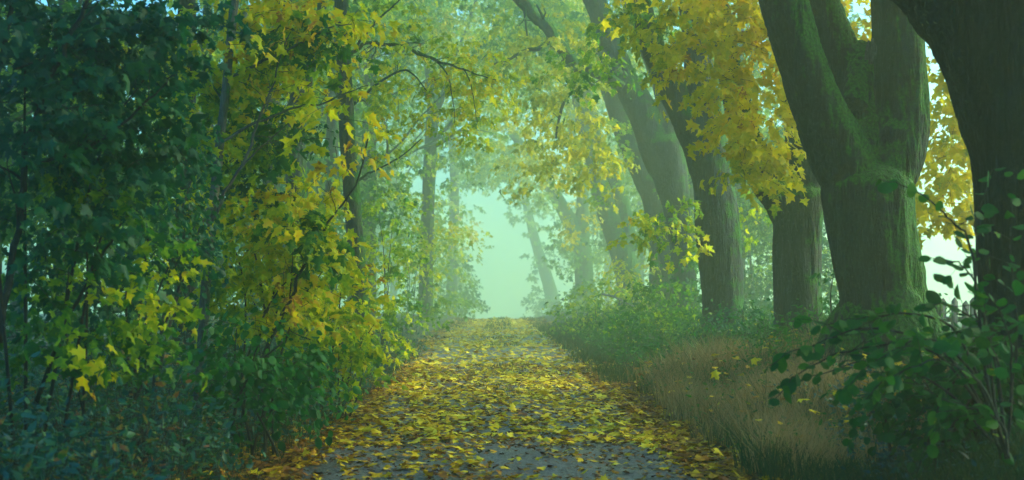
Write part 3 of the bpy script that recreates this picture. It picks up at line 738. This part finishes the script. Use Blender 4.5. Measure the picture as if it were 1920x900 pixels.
for src, c, rz, s, lab in [
    (w1, (-7.0, 17.5), 1.1, .9, "green tree filling the gap behind the dark high trunk at upper left"),
    (w2, (-10.5, 28), 2.3, 1.0, "tall wood tree far left behind the nearer green one"),
    (w1, (-6.4, 43), 3.9, 1.25, "hazy wood tree behind the leaning tree left of the opening"),
    (w2, (-6.4, 56), .6, 1.4, "pale foggy tree left of the opening, behind the leaning tree"),
    (w1, (-9.0, 13.0), 5.0, .8, "dark green tree at the far left edge of the wood"),
    (w2, (-10.5, 100), 1.9, 2.0, "palest tree on the left side of the far opening"),
    (w1, (-9.5, 50), 2.9, 1.1, "dim tree deep in the fog of the left wood"),
    (w2, (12, 140), 4.4, 2.3, "ghostly tree beyond the end of the right-hand row"),
    (w1, (-12, 145), .2, 2.3, "ghostly tree on the left beyond the end of the thicket"),
    (w1, (-6.2, 3.5), 2.2, .95, "added shade tree beside the camera on the left, outside the picture"),  # unseen trees added round the camera to darken the foreground
    (w2, (-5.8, -4.0), 3.3, 1.0, "added shade tree behind the camera on the left, outside the picture"),
    (w2, (5.6, 2.5), 5.3, .95, "added shade tree beside the camera on the right, outside the picture"),
    (w1, (5.4, -4.5), 0.3, 1.0, "added shade tree behind the camera on the right, outside the picture"),
    (w2, (0.3, -9.0), 1.3, 1.0, "added shade tree far behind the camera, outside the picture"),
    (w1, (7.2, 8.5), 1.0, .9, "added shade tree right of the dark trunk, outside the picture"),  # unseen trees added here to block light from the open right side
    (w2, (8.4, 13.5), 2.6, .9, "added shade tree beyond the dark trunk on the right, outside the picture"),
    (w1, (9.0, 3.0), 4.0, .9, "added shade tree on the right of the camera, outside the picture"),
    (w1, (8.8, 47), 5.2, 1.15, "misty tree beyond the fence, behind the tall Y-shaped maple"),
    (w2, (8.6, 57), 3.2, 1.25, "misty tree beyond the fence, behind the slim straight maple"),
    (w1, (10.5, 82), 0.9, 1.6, "pale tree right of the row, behind the twin-limbed leaning maple"),
    (w2, (11.5, 105), 0.1, 1.9, "paler tree right of the row, behind the maple bending over the track"),
    (w2, (9.5, 40), 2.0, .8, "yellowing tree across the fence behind the straight maple"),
]: copy_tree(src, c, rz, s, lab)

# ------------------------------------------------------------------ shrubs
def shrub(px, Y, label, blobs, lmat, size, templ, stems=(), group="shrubs of the left thicket", name="shrub", cat="shrub", hang=.5, length=.4, nleaf=12, nst=7, dx=0, rt=.003, spread=.5):
    b = base(px, Y)
    root = thing(name, label, cat, group, b)
    lv, tw, tb = Leaves(), Twigs(), Tubes()
    for rows, Ys in stems:
        kink_bough(tb, crom(path_px(rows, Ys), 6))
    for k in range(nst):   # stems from the stool up into the foliage
        bb = blobs[k % len(blobs)]
        e, _ = blob(*bb[:5], 1)
        s = np.array(b) + np.array([*(rng.normal(0, .12, 2)), -.05]); e = e[0]
        m = .5 * (s + e) + np.array([0, 0, .18 * np.linalg.norm(e - s)]) + rng.normal(0, .08, 3)
        q = crom([[*s, .014], [*m, .010], [*e, .004]], 6); tb.add(q[:, :3], q[:, 3], 5)
    crown_blobs(lv, tw, blobs, size, templ, hang, length, nleaf, rt=rt, spread=spread)
    if tb.V: child("stems", tb.mesh("stems", TWIG), root)
    child("foliage", lv.mesh("foliage", lmat, tw), root)
    return root

shrub(20, 8.6, "tall dark green maple bush filling the upper left corner with arching black stems",
    [(60, 60, 8.6, 140, 110, 52, .36), (210, 90, 8.8, 110, 110, 46, .42), (60, 250, 8.5, 130, 110, 50, .44), (200, 260, 8.8, 120, 100, 50, .5), (290, 190, 9, 70, 120, 26, .46), (100, 400, 8.6, 140, 80, 40, .52), (330, 40, 9, 60, 60, 18, .38)],
    GRN, .10, 'maple', nst=3, stems=[([(-10, 640, 16), (25, 430, 14), (50, 300, 13), (90, 180, 11), (135, 70, 9), (175, -20, 6)], 8.4), ([(48, 298, 8), (130, 285, 7), (210, 240, 6), (290, 175, 4), (330, 140, 2)], 8.4), ([(-10, 150, 14), (10, 90, 12), (28, -20, 9)], 8.6), ([(30, 130, 5), (90, 105, 4), (150, 50, 3)], 8.5)], length=.34)
shrub(150, 9.0, "bush with big yellow and lime maple leaves low on the left edge",
    [(130, 350, 8.8, 90, 50, 9, .36), (230, 370, 8.8, 50, 50, 7, .42), (90, 500, 8.6, 110, 50, 6, .48), (250, 540, 8.8, 90, 70, 9, .54), (320, 560, 9.2, 40, 50, 5, .6), (100, 690, 8.4, 70, 30, 4, .66), (60, 600, 8.8, 90, 70, 12, .22), (200, 640, 8.7, 80, 50, 9, .4), (250, 450, 9.4, 100, 70, 14, .3), (100, 650, 8.9, 110, 60, 22, .22), (270, 640, 9.3, 90, 60, 20, .28), (40, 520, 9, 70, 60, 12, .25)],
    LIME, .105, 'maple', length=.34, nleaf=7, nst=3, stems=[([(70, 760, 10), (130, 620, 8), (190, 500, 6), (240, 400, 4)], 8.8)])
shrub(250, 10.5, "dense small-leaved green bush around the foot of the slender sapling",
    [(310, 330, 11, 70, 70, 38, .5), (450, 350, 13.4, 80, 50, 36, .52), (280, 470, 10.5, 90, 90, 50, .42), (160, 520, 10, 100, 90, 46, .36), (440, 260, 13.4, 60, 40, 18, .5), (540, 240, 13, 60, 36, 18, .6), (320, 430, 11, 60, 60, 22, .55)],
    GRN, .06, 'oval', length=.34, nleaf=18, nst=10)
shrub(480, 13.2, "broad bush of bright yellow maple leaves in the middle of the left thicket",
    [(480, 370, 13.4, 70, 40, 16, .64), (545, 410, 13.2, 50, 60, 24, .68), (470, 470, 13.2, 80, 60, 26, .6), (560, 500, 12.8, 50, 70, 24, .66), (430, 540, 13.2, 70, 50, 16, .62), (500, 580, 13, 80, 40, 20, .68), (400, 440, 13.6, 50, 60, 12, .56), (610, 480, 12.9, 16, 60, 6, .68), (600, 390, 13.2, 20, 40, 6, .66), (540, 470, 12.4, 70, 80, 6, .8), (520, 450, 12.6, 80, 80, 14, .28), (330, 500, 12.2, 60, 70, 8, .6), (350, 400, 12.6, 50, 60, 8, .62)],
    LIME, .13, 'maple', length=.42, nleaf=10, nst=9, stems=[([(470, 760, 9), (520, 620, 8), (575, 500, 6), (640, 380, 4), (690, 260, 3)], 12.7)])
shrub(640, 14.5, "yellow-green maple scrub leaning over the left edge of the leafy track",
    [(640, 590, 14, 60, 60, 24, .64), (590, 620, 13.6, 60, 50, 20, .5), (690, 630, 14.5, 28, 50, 10, .70), (650, 680, 14, 50, 40, 12, .5), (540, 580, 14, 60, 60, 20, .56), (660, 540, 14.8, 40, 50, 12, .66)],
    LIME, .12, 'maple', length=.4, nleaf=11)
shrub(490, 11.0, "bush of rounded mid-green leaves by the path, below the yellow maple leaves",
    [(470, 640, 11, 90, 50, 26, .5), (540, 670, 11.2, 70, 60, 24, .55), (420, 700, 10.6, 80, 50, 22, .45), (500, 740, 10.8, 90, 50, 26, .4), (590, 700, 11.6, 50, 50, 14, .5)],
    HAZ, .085, 'oval', length=.4, nleaf=9, stems=[([(430, 840, 7), (445, 760, 6), (480, 690, 5), (530, 640, 3)], 10.8)])
for px, Y, lab, bl, mt, sz in [
    (600, 19, "green and yellow scrub just before the slim dark trunk", [(610, 580, 18.5, 45, 60, 22, .5), (580, 470, 19, 50, 70, 24, .48), (705, 610, 19, 30, 50, 12, .55), (640, 640, 18.5, 60, 40, 18, .3)], LIME, .11),
    (720, 25, "soft green shrub right of the slim dark trunk at the track edge", [(738, 500, 25, 50, 80, 34, .48), (728, 400, 25.5, 40, 60, 22, .44), (745, 600, 24.5, 42, 50, 22, .4), (710, 590, 24, 26, 60, 12, .5)], LIME, .12),
    (770, 34, "hazy yellow-tipped shrub further along the left edge", [(780, 480, 34, 45, 60, 30, .58), (765, 390, 34, 40, 50, 22, .5), (790, 570, 33, 36, 45, 22, .4), (820, 440, 35, 30, 36, 16, .66)], LIME, .14),
    (812, 45, "pale misty shrub overhanging the left edge near the opening", [(822, 500, 45, 36, 60, 34, .52), (815, 400, 46, 36, 50, 26, .55), (840, 570, 44, 24, 34, 18, .4), (850, 440, 46, 26, 26, 14, .66)], LIME, .17),
    (846, 58, "rounded fog-coloured bush beside the left of the opening", [(862, 560, 58, 24, 34, 26, .25), (846, 500, 59, 26, 50, 26, .35), (868, 470, 60, 20, 24, 10, .6)], LIME, .2),
    (866, 80, "last bush on the left before the bright fog", [(876, 568, 80, 18, 24, 22, .25), (868, 520, 80, 20, 40, 22, .35)], LIME, .24),
]: shrub(px, Y, lab, bl, mt, sz, 'maple_low' if Y > 20 else 'maple', length=.45 if Y < 30 else .8, nst=6)

RG = "bushes between the right-hand trees"
for px, Y, lab, bl, mt, sz, tp in [
    (1150, 34, "lime-green leafy shoot bright against the dark trunks", [(1185, 510, 34, 34, 34, 26, .72), (1165, 545, 34, 24, 26, 12, .66), (1205, 535, 34, 22, 30, 10, .64)], LIME, .14, 'lance'),
    (1120, 32, "twiggy bramble bush at the right edge of the track", [(1110, 570, 32, 42, 34, 34, .5), (1150, 600, 31, 50, 30, 34, .4), (1090, 610, 33, 30, 24, 18, .4), (1130, 540, 33, 30, 24, 12, .56)], LIME, .12, 'maple_low'),
    (1230, 27, "dark green bush in front of the Y-shaped maple", [(1240, 560, 26.5, 60, 40, 44, .3), (1280, 530, 27, 40, 50, 28, .22), (1210, 610, 26, 50, 34, 30, .3), (1290, 590, 26, 50, 40, 30, .34)], LIME, .1, 'maple_low'),
    (1400, 22, "leafy green bush at the foot of the pale-flecked maple", [(1410, 590, 22, 40, 34, 30, .6), (1380, 610, 21.5, 40, 26, 22, .5), (1330, 620, 21.5, 44, 28, 24, .45), (1440, 600, 21, 30, 30, 14, .62)], GRN, .09, 'lance'),
    (1420, 32, "tall sunlit bush across the fence, seen between two maple trunks", [(1415, 500, 32, 46, 90, 80, .62), (1420, 390, 33, 44, 70, 54, .66), (1425, 580, 31, 40, 50, 34, .55), (1410, 330, 34, 40, 40, 18, .74)], GRN, .13, 'maple_low'),
    (1555, 28, "narrow strip of green bush right beside the massive mossy trunk", [(1556, 520, 28, 26, 90, 44, .6), (1552, 450, 28.5, 20, 50, 22, .62)], GRN, .12, 'maple_low'),
    (1560, 17, "thin green sapling shoots at the left foot of the massive mossy trunk", [(1545, 590, 16.5, 30, 46, 14, .66), (1570, 540, 16.6, 16, 40, 5, .62), (1510, 620, 16, 40, 26, 14, .6)], HAZ, .085, 'lance'),
    (1060, 50, "low foggy bush at the right edge near the opening", [(1072, 580, 50, 24, 26, 26, .25), (1050, 590, 52, 18, 16, 14, .25), (1085, 545, 50, 22, 30, 16, .35)], LIME, .18, 'maple_low'),
    (1016, 78, "faint low bush under the farthest right-hand maple", [(1018, 575, 78, 26, 22, 26, .25), (1000, 560, 79, 14, 24, 10, .3)], LIME, .24, 'maple_low'),
]: shrub(px, Y, lab, bl, mt, sz, tp, group=RG, length=.4 if Y < 30 else .7, nst=6)

# the hazel bush at the lower right, with arching shoots of round leaves
def hazel():
    b = base(1880, 7.8)
    root = thing("hazel_bush", "dark hazel bush with round green leaves on arching shoots at lower right", "shrub", None, b)
    lv, tb = Leaves(), Tubes()
    shoots = [
        ([(1880, 860, 9), (1850, 640, 8), (1838, 470, 7), (1815, 410, 5), (1770, 375, 4), (1720, 348, 3), (1668, 336, 2)], 7.4, 8),
        ([(1880, 860, 8), (1858, 640, 7), (1840, 540, 5), (1800, 495, 4), (1750, 488, 2)], 7.3, 7),
        ([(1885, 860, 8), (1860, 700, 7), (1846, 590, 5), (1838, 480, 4), (1845, 400, 3), (1868, 320, 2)], 7.6, 12),
        ([(1890, 860, 9), (1790, 690, 7), (1690, 640, 6), (1590, 650, 5), (1500, 690, 3), (1448, 735, 2)], 7.3, 20),
        ([(1890, 860, 9), (1780, 680, 7), (1660, 625, 6), (1560, 630, 4), (1490, 650, 3), (1445, 682, 2)], 7.5, 20),
        ([(1890, 860, 9), (1800, 640, 7), (1700, 595, 5), (1610, 605, 3), (1540, 620, 2)], 7.8, 18),
        ([(1890, 860, 9), (1830, 700, 7), (1740, 640, 5), (1650, 680, 3), (1590, 735, 2)], 7.1, 18),
        ([(1890, 860, 9), (1840, 720, 7), (1770, 690, 5), (1690, 720, 3), (1640, 770, 2)], 7.0, 18),
        ([(1890, 860, 8), (1860, 650, 6), (1800, 590, 4), (1740, 585, 2)], 7.6, 12),
        ([(1890, 860, 8), (1880, 700, 6), (1850, 620, 4), (1790, 610, 2)], 7.2, 12),
        ([(1890, 860, 8), (1850, 780, 6), (1760, 740, 4), (1680, 700, 3), (1600, 690, 2)], 7.0, 18),
        ([(1890, 860, 8), (1900, 700, 6), (1890, 600, 4), (1860, 540, 2)], 7.1, 14),
        ([(1890, 860, 8), (1870, 790, 6), (1810, 760, 4), (1740, 770, 2)], 6.9, 14),
        ([(1890, 860, 8), (1760, 720, 6), (1640, 670, 4), (1520, 700, 3), (1470, 720, 2)], 7.9, 18),
        ([(1890, 860, 8), (1900, 640, 6), (1895, 450, 4), (1905, 330, 2)], 7.4, 10),
    ]
    for rows, Y, n in shoots:
        q = crom(path_px(rows, Y, [float(v) for v in np.linspace(0, rng.normal(0, .25), len(rows))]), 6)
        q[:, :3] += np.cumsum(rng.normal(0, .006, (len(q), 3)), 0)
        tb.add(q[:, :3], q[:, 3] * .8, 6)
        m = len(q); u = np.linspace(.34, 1, n + 2) * (m - 1); u = np.clip(u + rng.normal(0, .5, len(u)), 0, m - 1.001)
        i0 = u.astype(int); p = q[i0, :3] + (q[i0 + 1, :3] - q[i0, :3]) * (u - i0)[:, None]
        t = norm(q[np.minimum(i0 + 1, m - 1), :3] - q[i0, :3])
        sg = np.where(np.arange(len(u)) % 2, 1., -1.)
        lat = norm(np.cross(t, [0, 0, 1.])) * sg[:, None]
        tip = lat + t * .8 + np.array([0, 0, -.25]) + rng.normal(0, .35, (len(u), 3))
        nr = np.array([0, -.55, .75]) + rng.normal(0, .42, (len(u), 3))
        sz = rng.uniform(.055, .112, len(u)); sz[-1] *= .7
        lv.add(p + lat * .012, tip, nr, sz, .5 + rng.normal(0, .2, len(u)), 'oval', .25)
        # side twiglets
        for k in range(len(u) // 4):
            a = p[rng.integers(len(p) // 2 + 1)]; d = norm(rng.normal(0, 1, 3) * np.array([1, .6, .5]) + np.array([-.4, 0, .1]))
            e = [a, a + d * .1, a + d * .2 + np.array([0, 0, -.02]), a + d * .28 + np.array([0, 0, -.05])]
            tb.add(e, [.003, .0025, .002, .001], 4)
            for w in (1, 2, 3):
                lv.add(np.array([e[w]]), np.array([d + rng.normal(0, .6, 3)]), np.array([[0, -.5, .8]]) + rng.normal(0, .4, (1, 3)), np.array([rng.uniform(.06, .10)]), np.array([.5 + rng.normal(0, .2)]), 'oval', .25)
    child("stems", tb.mesh("stems", TWIG), root)
    child("foliage", lv.mesh("foliage", HAZ), root)
hazel()
shrub(1740, 8.6, "shaded low bush of small dark leaves under the hazel shoots",
    [(1780, 730, 8.8, 80, 34, 30, .35), (1680, 740, 8.8, 60, 34, 18, .35), (1860, 710, 8.4, 60, 60, 34, .3), (1800, 790, 8.4, 90, 40, 30, .3), (1890, 650, 8.3, 20, 40, 10, .4), (1830, 660, 8.2, 50, 30, 14, .4)],
    HAZ, .08, 'oval', group=None, length=.34, nleaf=10)

# ------------------------------------------------------------------ the picket fence
def fence():
    Yf = 17.6
    x0 = (1748 - VX) * Yf / F
    b = (x0, Yf, float(ground_z(x0, Yf)))
    root = thing("picket_fence", "weathered pointed picket fence between the mossy maple and the dark trunk, against the pale field", "fence", None, b)
    def prism(pts, th, name, rot=0):
        n = len(pts); V = np.array([(x, -th / 2, z) for x, z in pts] + [(x, th / 2, z) for x, z in pts])
        fs = [list(range(n)), list(range(2 * n - 1, n - 1, -1))] + [[i, i + n, (i + 1) % n + n, (i + 1) % n] for i in range(n)]
        loops = np.concatenate([np.array(f)[::-1] for f in fs]); ln = np.array([len(f) for f in fs])
        return mesh_np(name, V, loops, np.concatenate([[0], np.cumsum(ln)[:-1]]), [WOOD])
    for k in range(-7, 25):
        if k in (7, 15): continue
        w = rng.uniform(.085, .115); h = 1.335 - (b[2]) + rng.normal(0, .03)
        me = prism([(-w / 2, .04), (w / 2, .04), (w / 2 * .97, h - .06), (rng.normal(0, .01), h), (-w / 2, h - .055)], .022, "picket")
        o = link("picket", me, root); o.location = (k * .137 + rng.normal(0, .01) - .14, rng.normal(0, .004), 0); o.rotation_euler = (0, rng.normal(0, .02), 0)
    for z in (1.335 - b[2] - .85, 1.335 - b[2] - .30):
        o = link("rail", prism([(-1.2, z), (3.4, z + .02), (3.4, z + .09), (-1.2, z + .07)], .035, "rail"), root); o.location = (0, .032, 0)
    for x in (-.2, 1.62, 3.3):
        o = link("post", prism([(x - .05, -.3), (x + .05, -.3), (x + .05, 1.22 - b[2]), (x - .05, 1.22 - b[2])], .09, "post"), root); o.location = (0, .098, 0)
fence()

# ------------------------------------------------------------------ undergrowth, grass, litter (nobody could count them)
def scatter(n, x0, x1, y0, y1, power=1.0):
    y = y0 + (y1 - y0) * rng.random(n) ** power
    x = rng.uniform(x0, x1, n)
    return x, y

def undergrowth(name, label, n, xr, yr, hmax, size, tone, power=1.6, templ='lance', edge=None, mat=UND):
    lv, tw = Leaves(), Twigs()
    x, y = scatter(n, *xr, *yr, power)
    if edge is not None:
        k = edge(x, y); x, y = x[k], y[k]
    n = len(x)
    h = hmax * rng.uniform(.35, 1.0, n) * (.5 + .5 * np.sin(x * 1.9 + y * .7) ** 2)
    g = np.stack([x, y, ground_z(x, y) - .03], -1)
    d = np.stack([rng.normal(0, .22, n), rng.normal(0, .22, n), np.ones(n)], -1)
    sc = np.where(y > 25, 1.7, 1.0)
    sprays(lv, tw, g, d, h, 9, size, tone + rng.normal(0, .14, n), templ, .25, .0, .003, .16, .7)
    o = link(name, lv.mesh(name, mat, tw)); tag(o, label, "undergrowth", kind="stuff")
undergrowth("undergrowth", "blue-green nettles and weeds under the left thicket", 8200, (-6.5, -1.75), (6.9, 34), 1.0, .08, .66, 1.7, edge=lambda x, y: x < -track_edge(y) + .05 + .25 * np.sin(y * 2.2) - np.where(y < 9, .15, 0))
undergrowth("undergrowth", "light green weeds and brambles around the right-hand trunk bases", 5200, (2.3, 7.5), (15.5, 46), .95, .085, .62, 1.3, mat=HAZ, edge=lambda x, y: (y > 20) | (x > 3.3))
undergrowth("undergrowth", "dark weeds in the lower right corner", 1500, (2.5, 6.0), (6.8, 13), .5, .065, .35, 1.0)

def grass(name, label, n, xr, yr, h0, h1, tone, wid=.0048, power=1.4, keep=None, lean=.5):
    x, y = scatter(n, *xr, *yr, power)
    # tussocks
    cl = rng.normal(0, .09, (n, 2)); x, y = np.round(x * 4) / 4 + cl[:, 0] + rng.normal(0, .05, n), np.round(y * 4) / 4 + cl[:, 1] + rng.normal(0, .05, n)
    if keep is not None:
        k = keep(x, y); x, y = x[k], y[k]
    n = len(x)
    z = np.where(np.abs(x) < 2.0, track_z(x, y), ground_z(x, y)) - .02
    h = rng.uniform(h0, h1, n) * (.6 + .4 * np.sin(x * 2.3 + 1) * np.sin(y * 1.1))
    a = rng.uniform(0, 2 * math.pi, n); ln = lean * h * rng.uniform(.3, 1.6, n)
    b = np.stack([x, y, z], -1)
    top = b + np.stack([np.cos(a) * ln, np.sin(a) * ln, h], -1)
    mid = .5 * (b + top) + np.stack([-np.cos(a) * ln * .18, -np.sin(a) * ln * .18, h * .08], -1)
    w = wid * np.maximum(1, y / 14) * rng.uniform(.6, 1.3, n)
    f = rng.uniform(0, math.pi, n); s = np.stack([np.cos(f), np.sin(f) * .4, 0 * f], -1) * w[:, None]
    V = np.stack([b - s, b + s, mid + s * .8, mid - s * .8, top], 1).reshape(-1, 3)
    i0 = np.arange(n) * 5
    L = np.stack([i0, i0 + 1, i0 + 2, i0 + 3, i0 + 3, i0 + 2, i0 + 4], -1).ravel()
    S = np.stack([np.arange(n) * 7, np.arange(n) * 7 + 4], -1).ravel()
    tn = np.repeat(np.clip((tone(x, y) if callable(tone) else tone) + rng.normal(0, .12, n), 0, 1), 2)
    o = link(name, mesh_np(name, V, L, S, [GRASS], tn)); tag(o, label, "grass", kind="stuff")
grass("dry_grass", "tall reddish dry grass on the right verge", 24000, (2.0, 4.7), (9.6, 20), .35, .85, lambda x, y: .74 + .28 * np.sin(x * 1.2 + y * .5) * np.sin(y * .8) + .1 * smooth(12, 16, y) - .25 * smooth(3.2, 4.8, x) + .3 * (np.sin(x * 37.) * np.sin(y * 29.)), keep=lambda x, y: x > track_edge(y) - .02 + .15 * np.sin(y * 3))
grass("green_grass", "darker green grass at the lower right", 26000, (1.85, 5.5), (7.0, 11.5), .25, .55, lambda x, y: .24 + .25 * smooth(9, 11.5, y), power=1.0, keep=lambda x, y: x > track_edge(y) - .1 + .15 * np.sin(y * 3))
grass("verge_grass", "short grass along the left edge of the track", 7000, (-2.9, -1.9), (8.5, 30), .08, .28, .3)
grass("verge_grass", "grass fringe further along the right edge of the track", 9000, (1.7, 3.2), (20, 55), .12, .4, .36, power=1.2)
grass("grass_strip", "thin tufts of grass down the middle of the track", 5200, (-.45, .55), (9.6, 60), .04, .16, .34, .003, 1.3, keep=lambda x, y: (np.sin(y * 1.05 + .6) + np.sin(y * .37) > .25))
grass("verge_grass", "pale grass where the track fades into the fog", 6000, (-2.4, 2.6), (55, 120), .06, .3, .4, .006, 1.0, keep=lambda x, y: (np.abs(x) < .6) | (np.abs(x) > 1.6 + .3 * np.sin(y * .4)))

undergrowth("undergrowth", "scattered weeds standing in the dry grass on the right verge", 800, (2.1, 4.6), (9.8, 20), .55, .06, .62, 1.2, mat=HAZ)

def litter(lv, n, xr, yr, tone_f, size, power=1.0, templ='maple', lift=.012, dens=None, raw=None):
    x, y = scatter(n, *xr, *yr, power)
    if dens is not None:
        k = rng.random(n) < dens(x, y); x, y = x[k], y[k]
    n = len(x)
    z = np.where(np.abs(x) < track_edge(y) * .95, track_z(x, y), np.maximum(ground_z(x, y), -.03 - dip(y))) + rng.uniform(.004, lift + .02, n)
    a = rng.uniform(0, 2 * math.pi, n)
    tip = np.stack([np.cos(a), np.sin(a), rng.normal(0, .16, n)], -1)
    nr = np.stack([rng.normal(0, .28, n), rng.normal(0, .28, n), np.ones(n)], -1)
    lv.add(np.stack([x, y, z], -1), tip, nr, size * rng.uniform(.55, 1.2, n), np.clip(tone_f(x, y) + rng.normal(0, .15, n), 0, 1), templ, .1)
lit = Leaves()
def patchy(x, y): return np.clip(.5 + .35 * np.sin(x * 2.1 + y * .9) * np.sin(y * .7 - x) + .35 * np.sin(x * 5.3 - y * 2.2) * np.sin(x * 1.7 + y * 3.1 + 1), 0, 1)
def wheel(x): return np.exp(-((np.abs(x) - 1.0) / .38) ** 2)
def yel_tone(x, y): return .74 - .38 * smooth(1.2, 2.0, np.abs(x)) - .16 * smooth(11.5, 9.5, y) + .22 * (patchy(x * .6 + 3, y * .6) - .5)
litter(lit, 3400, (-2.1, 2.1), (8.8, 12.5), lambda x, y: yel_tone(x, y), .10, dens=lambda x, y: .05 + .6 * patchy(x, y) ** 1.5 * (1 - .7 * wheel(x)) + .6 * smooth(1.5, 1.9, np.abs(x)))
litter(lit, 5200, (-2.1, 2.1), (8.6, 13), lambda x, y: .22 + 0 * x, .055, dens=lambda x, y: .15 + .5 * patchy(x + 2, y) + .5 * smooth(1.2, 2, np.abs(x)))
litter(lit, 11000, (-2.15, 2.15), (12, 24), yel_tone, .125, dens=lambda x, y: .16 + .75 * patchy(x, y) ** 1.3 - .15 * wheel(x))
litter(lit, 7500, (-2.15, 2.15), (12, 26), lambda x, y: .28 + 0 * x, .08, dens=lambda x, y: .35 + .6 * patchy(x + 1.5, y + 2))
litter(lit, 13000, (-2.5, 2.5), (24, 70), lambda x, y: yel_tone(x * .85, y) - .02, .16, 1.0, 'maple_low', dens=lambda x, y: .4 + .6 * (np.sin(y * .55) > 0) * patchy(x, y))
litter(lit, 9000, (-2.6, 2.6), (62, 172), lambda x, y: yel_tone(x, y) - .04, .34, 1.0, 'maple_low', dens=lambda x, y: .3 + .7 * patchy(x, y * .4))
litter(lit, 6500, (-3.3, -1.5), (8.6, 26), lambda x, y: .40 - .1 * smooth(2, 3, -x), .11, 1.2, dens=lambda x, y: smooth(3.3, 2.0, -x))
litter(lit, 6500, (1.5, 3.0), (8.6, 26), lambda x, y: .40 + 0 * x, .11, 1.2, dens=lambda x, y: smooth(3.0, 2.0, x))
litter(lit, 420, (2.1, 4.4), (9.6, 20), lambda x, y: .55 + 0 * x, .10, 1.2, lift=.45)
lo = link("leaf_litter", lit.mesh("leaf_litter", LIT)); tag(lo, "carpet of fallen yellow and brown maple leaves on the track", "fallen leaves", kind="stuff")

# single yellow leaves caught in the dry grass
for px, py, Y, lab in [
    (1408, 676, 13.5, "yellow leaf caught upright in the dry grass below the grey forked maple"),
    (1338, 696, 13.0, "curled yellow leaf hanging in the dry grass nearest the straight maple"),
    (1497, 748, 11.0, "drooping yellow leaf in the grass left of the lowest hazel shoot"),
    (1345, 840, 10.2, "yellow leaf at the grass edge low beside the track"),
]:
    l1 = Leaves(); l1.add(np.zeros((1, 3)), np.array([[.7, -.3, -.3]]) + rng.normal(0, .4, (1, 3)), np.array([[.2, -.45, .8]]) + rng.normal(0, .3, (1, 3)), np.array([.11]), np.array([.78]), 'maple', .8)
    o = link("maple_leaf", l1.mesh("maple_leaf", LIT)); o.location = P(px, py, Y); tag(o, lab, "leaf", "single yellow leaves in the grass")

# pale dead branch lying in the brambles
t = Tubes()
for rows in ([(1128, 551, 3.2), (1150, 556, 3.0), (1170, 566, 2.6), (1190, 575, 2)], [(1150, 556, 2), (1158, 548, 1.5), (1170, 545, 1)]):
    q = crom(path_px(rows, 30.5), 5); t.add(q[:, :3], q[:, 3] * 1.3, 6)
db = link("dead_branch", t.mesh("dead_branch", DEAD)); tag(db, "pale bare dead branch lying across the bramble bush", "branch")
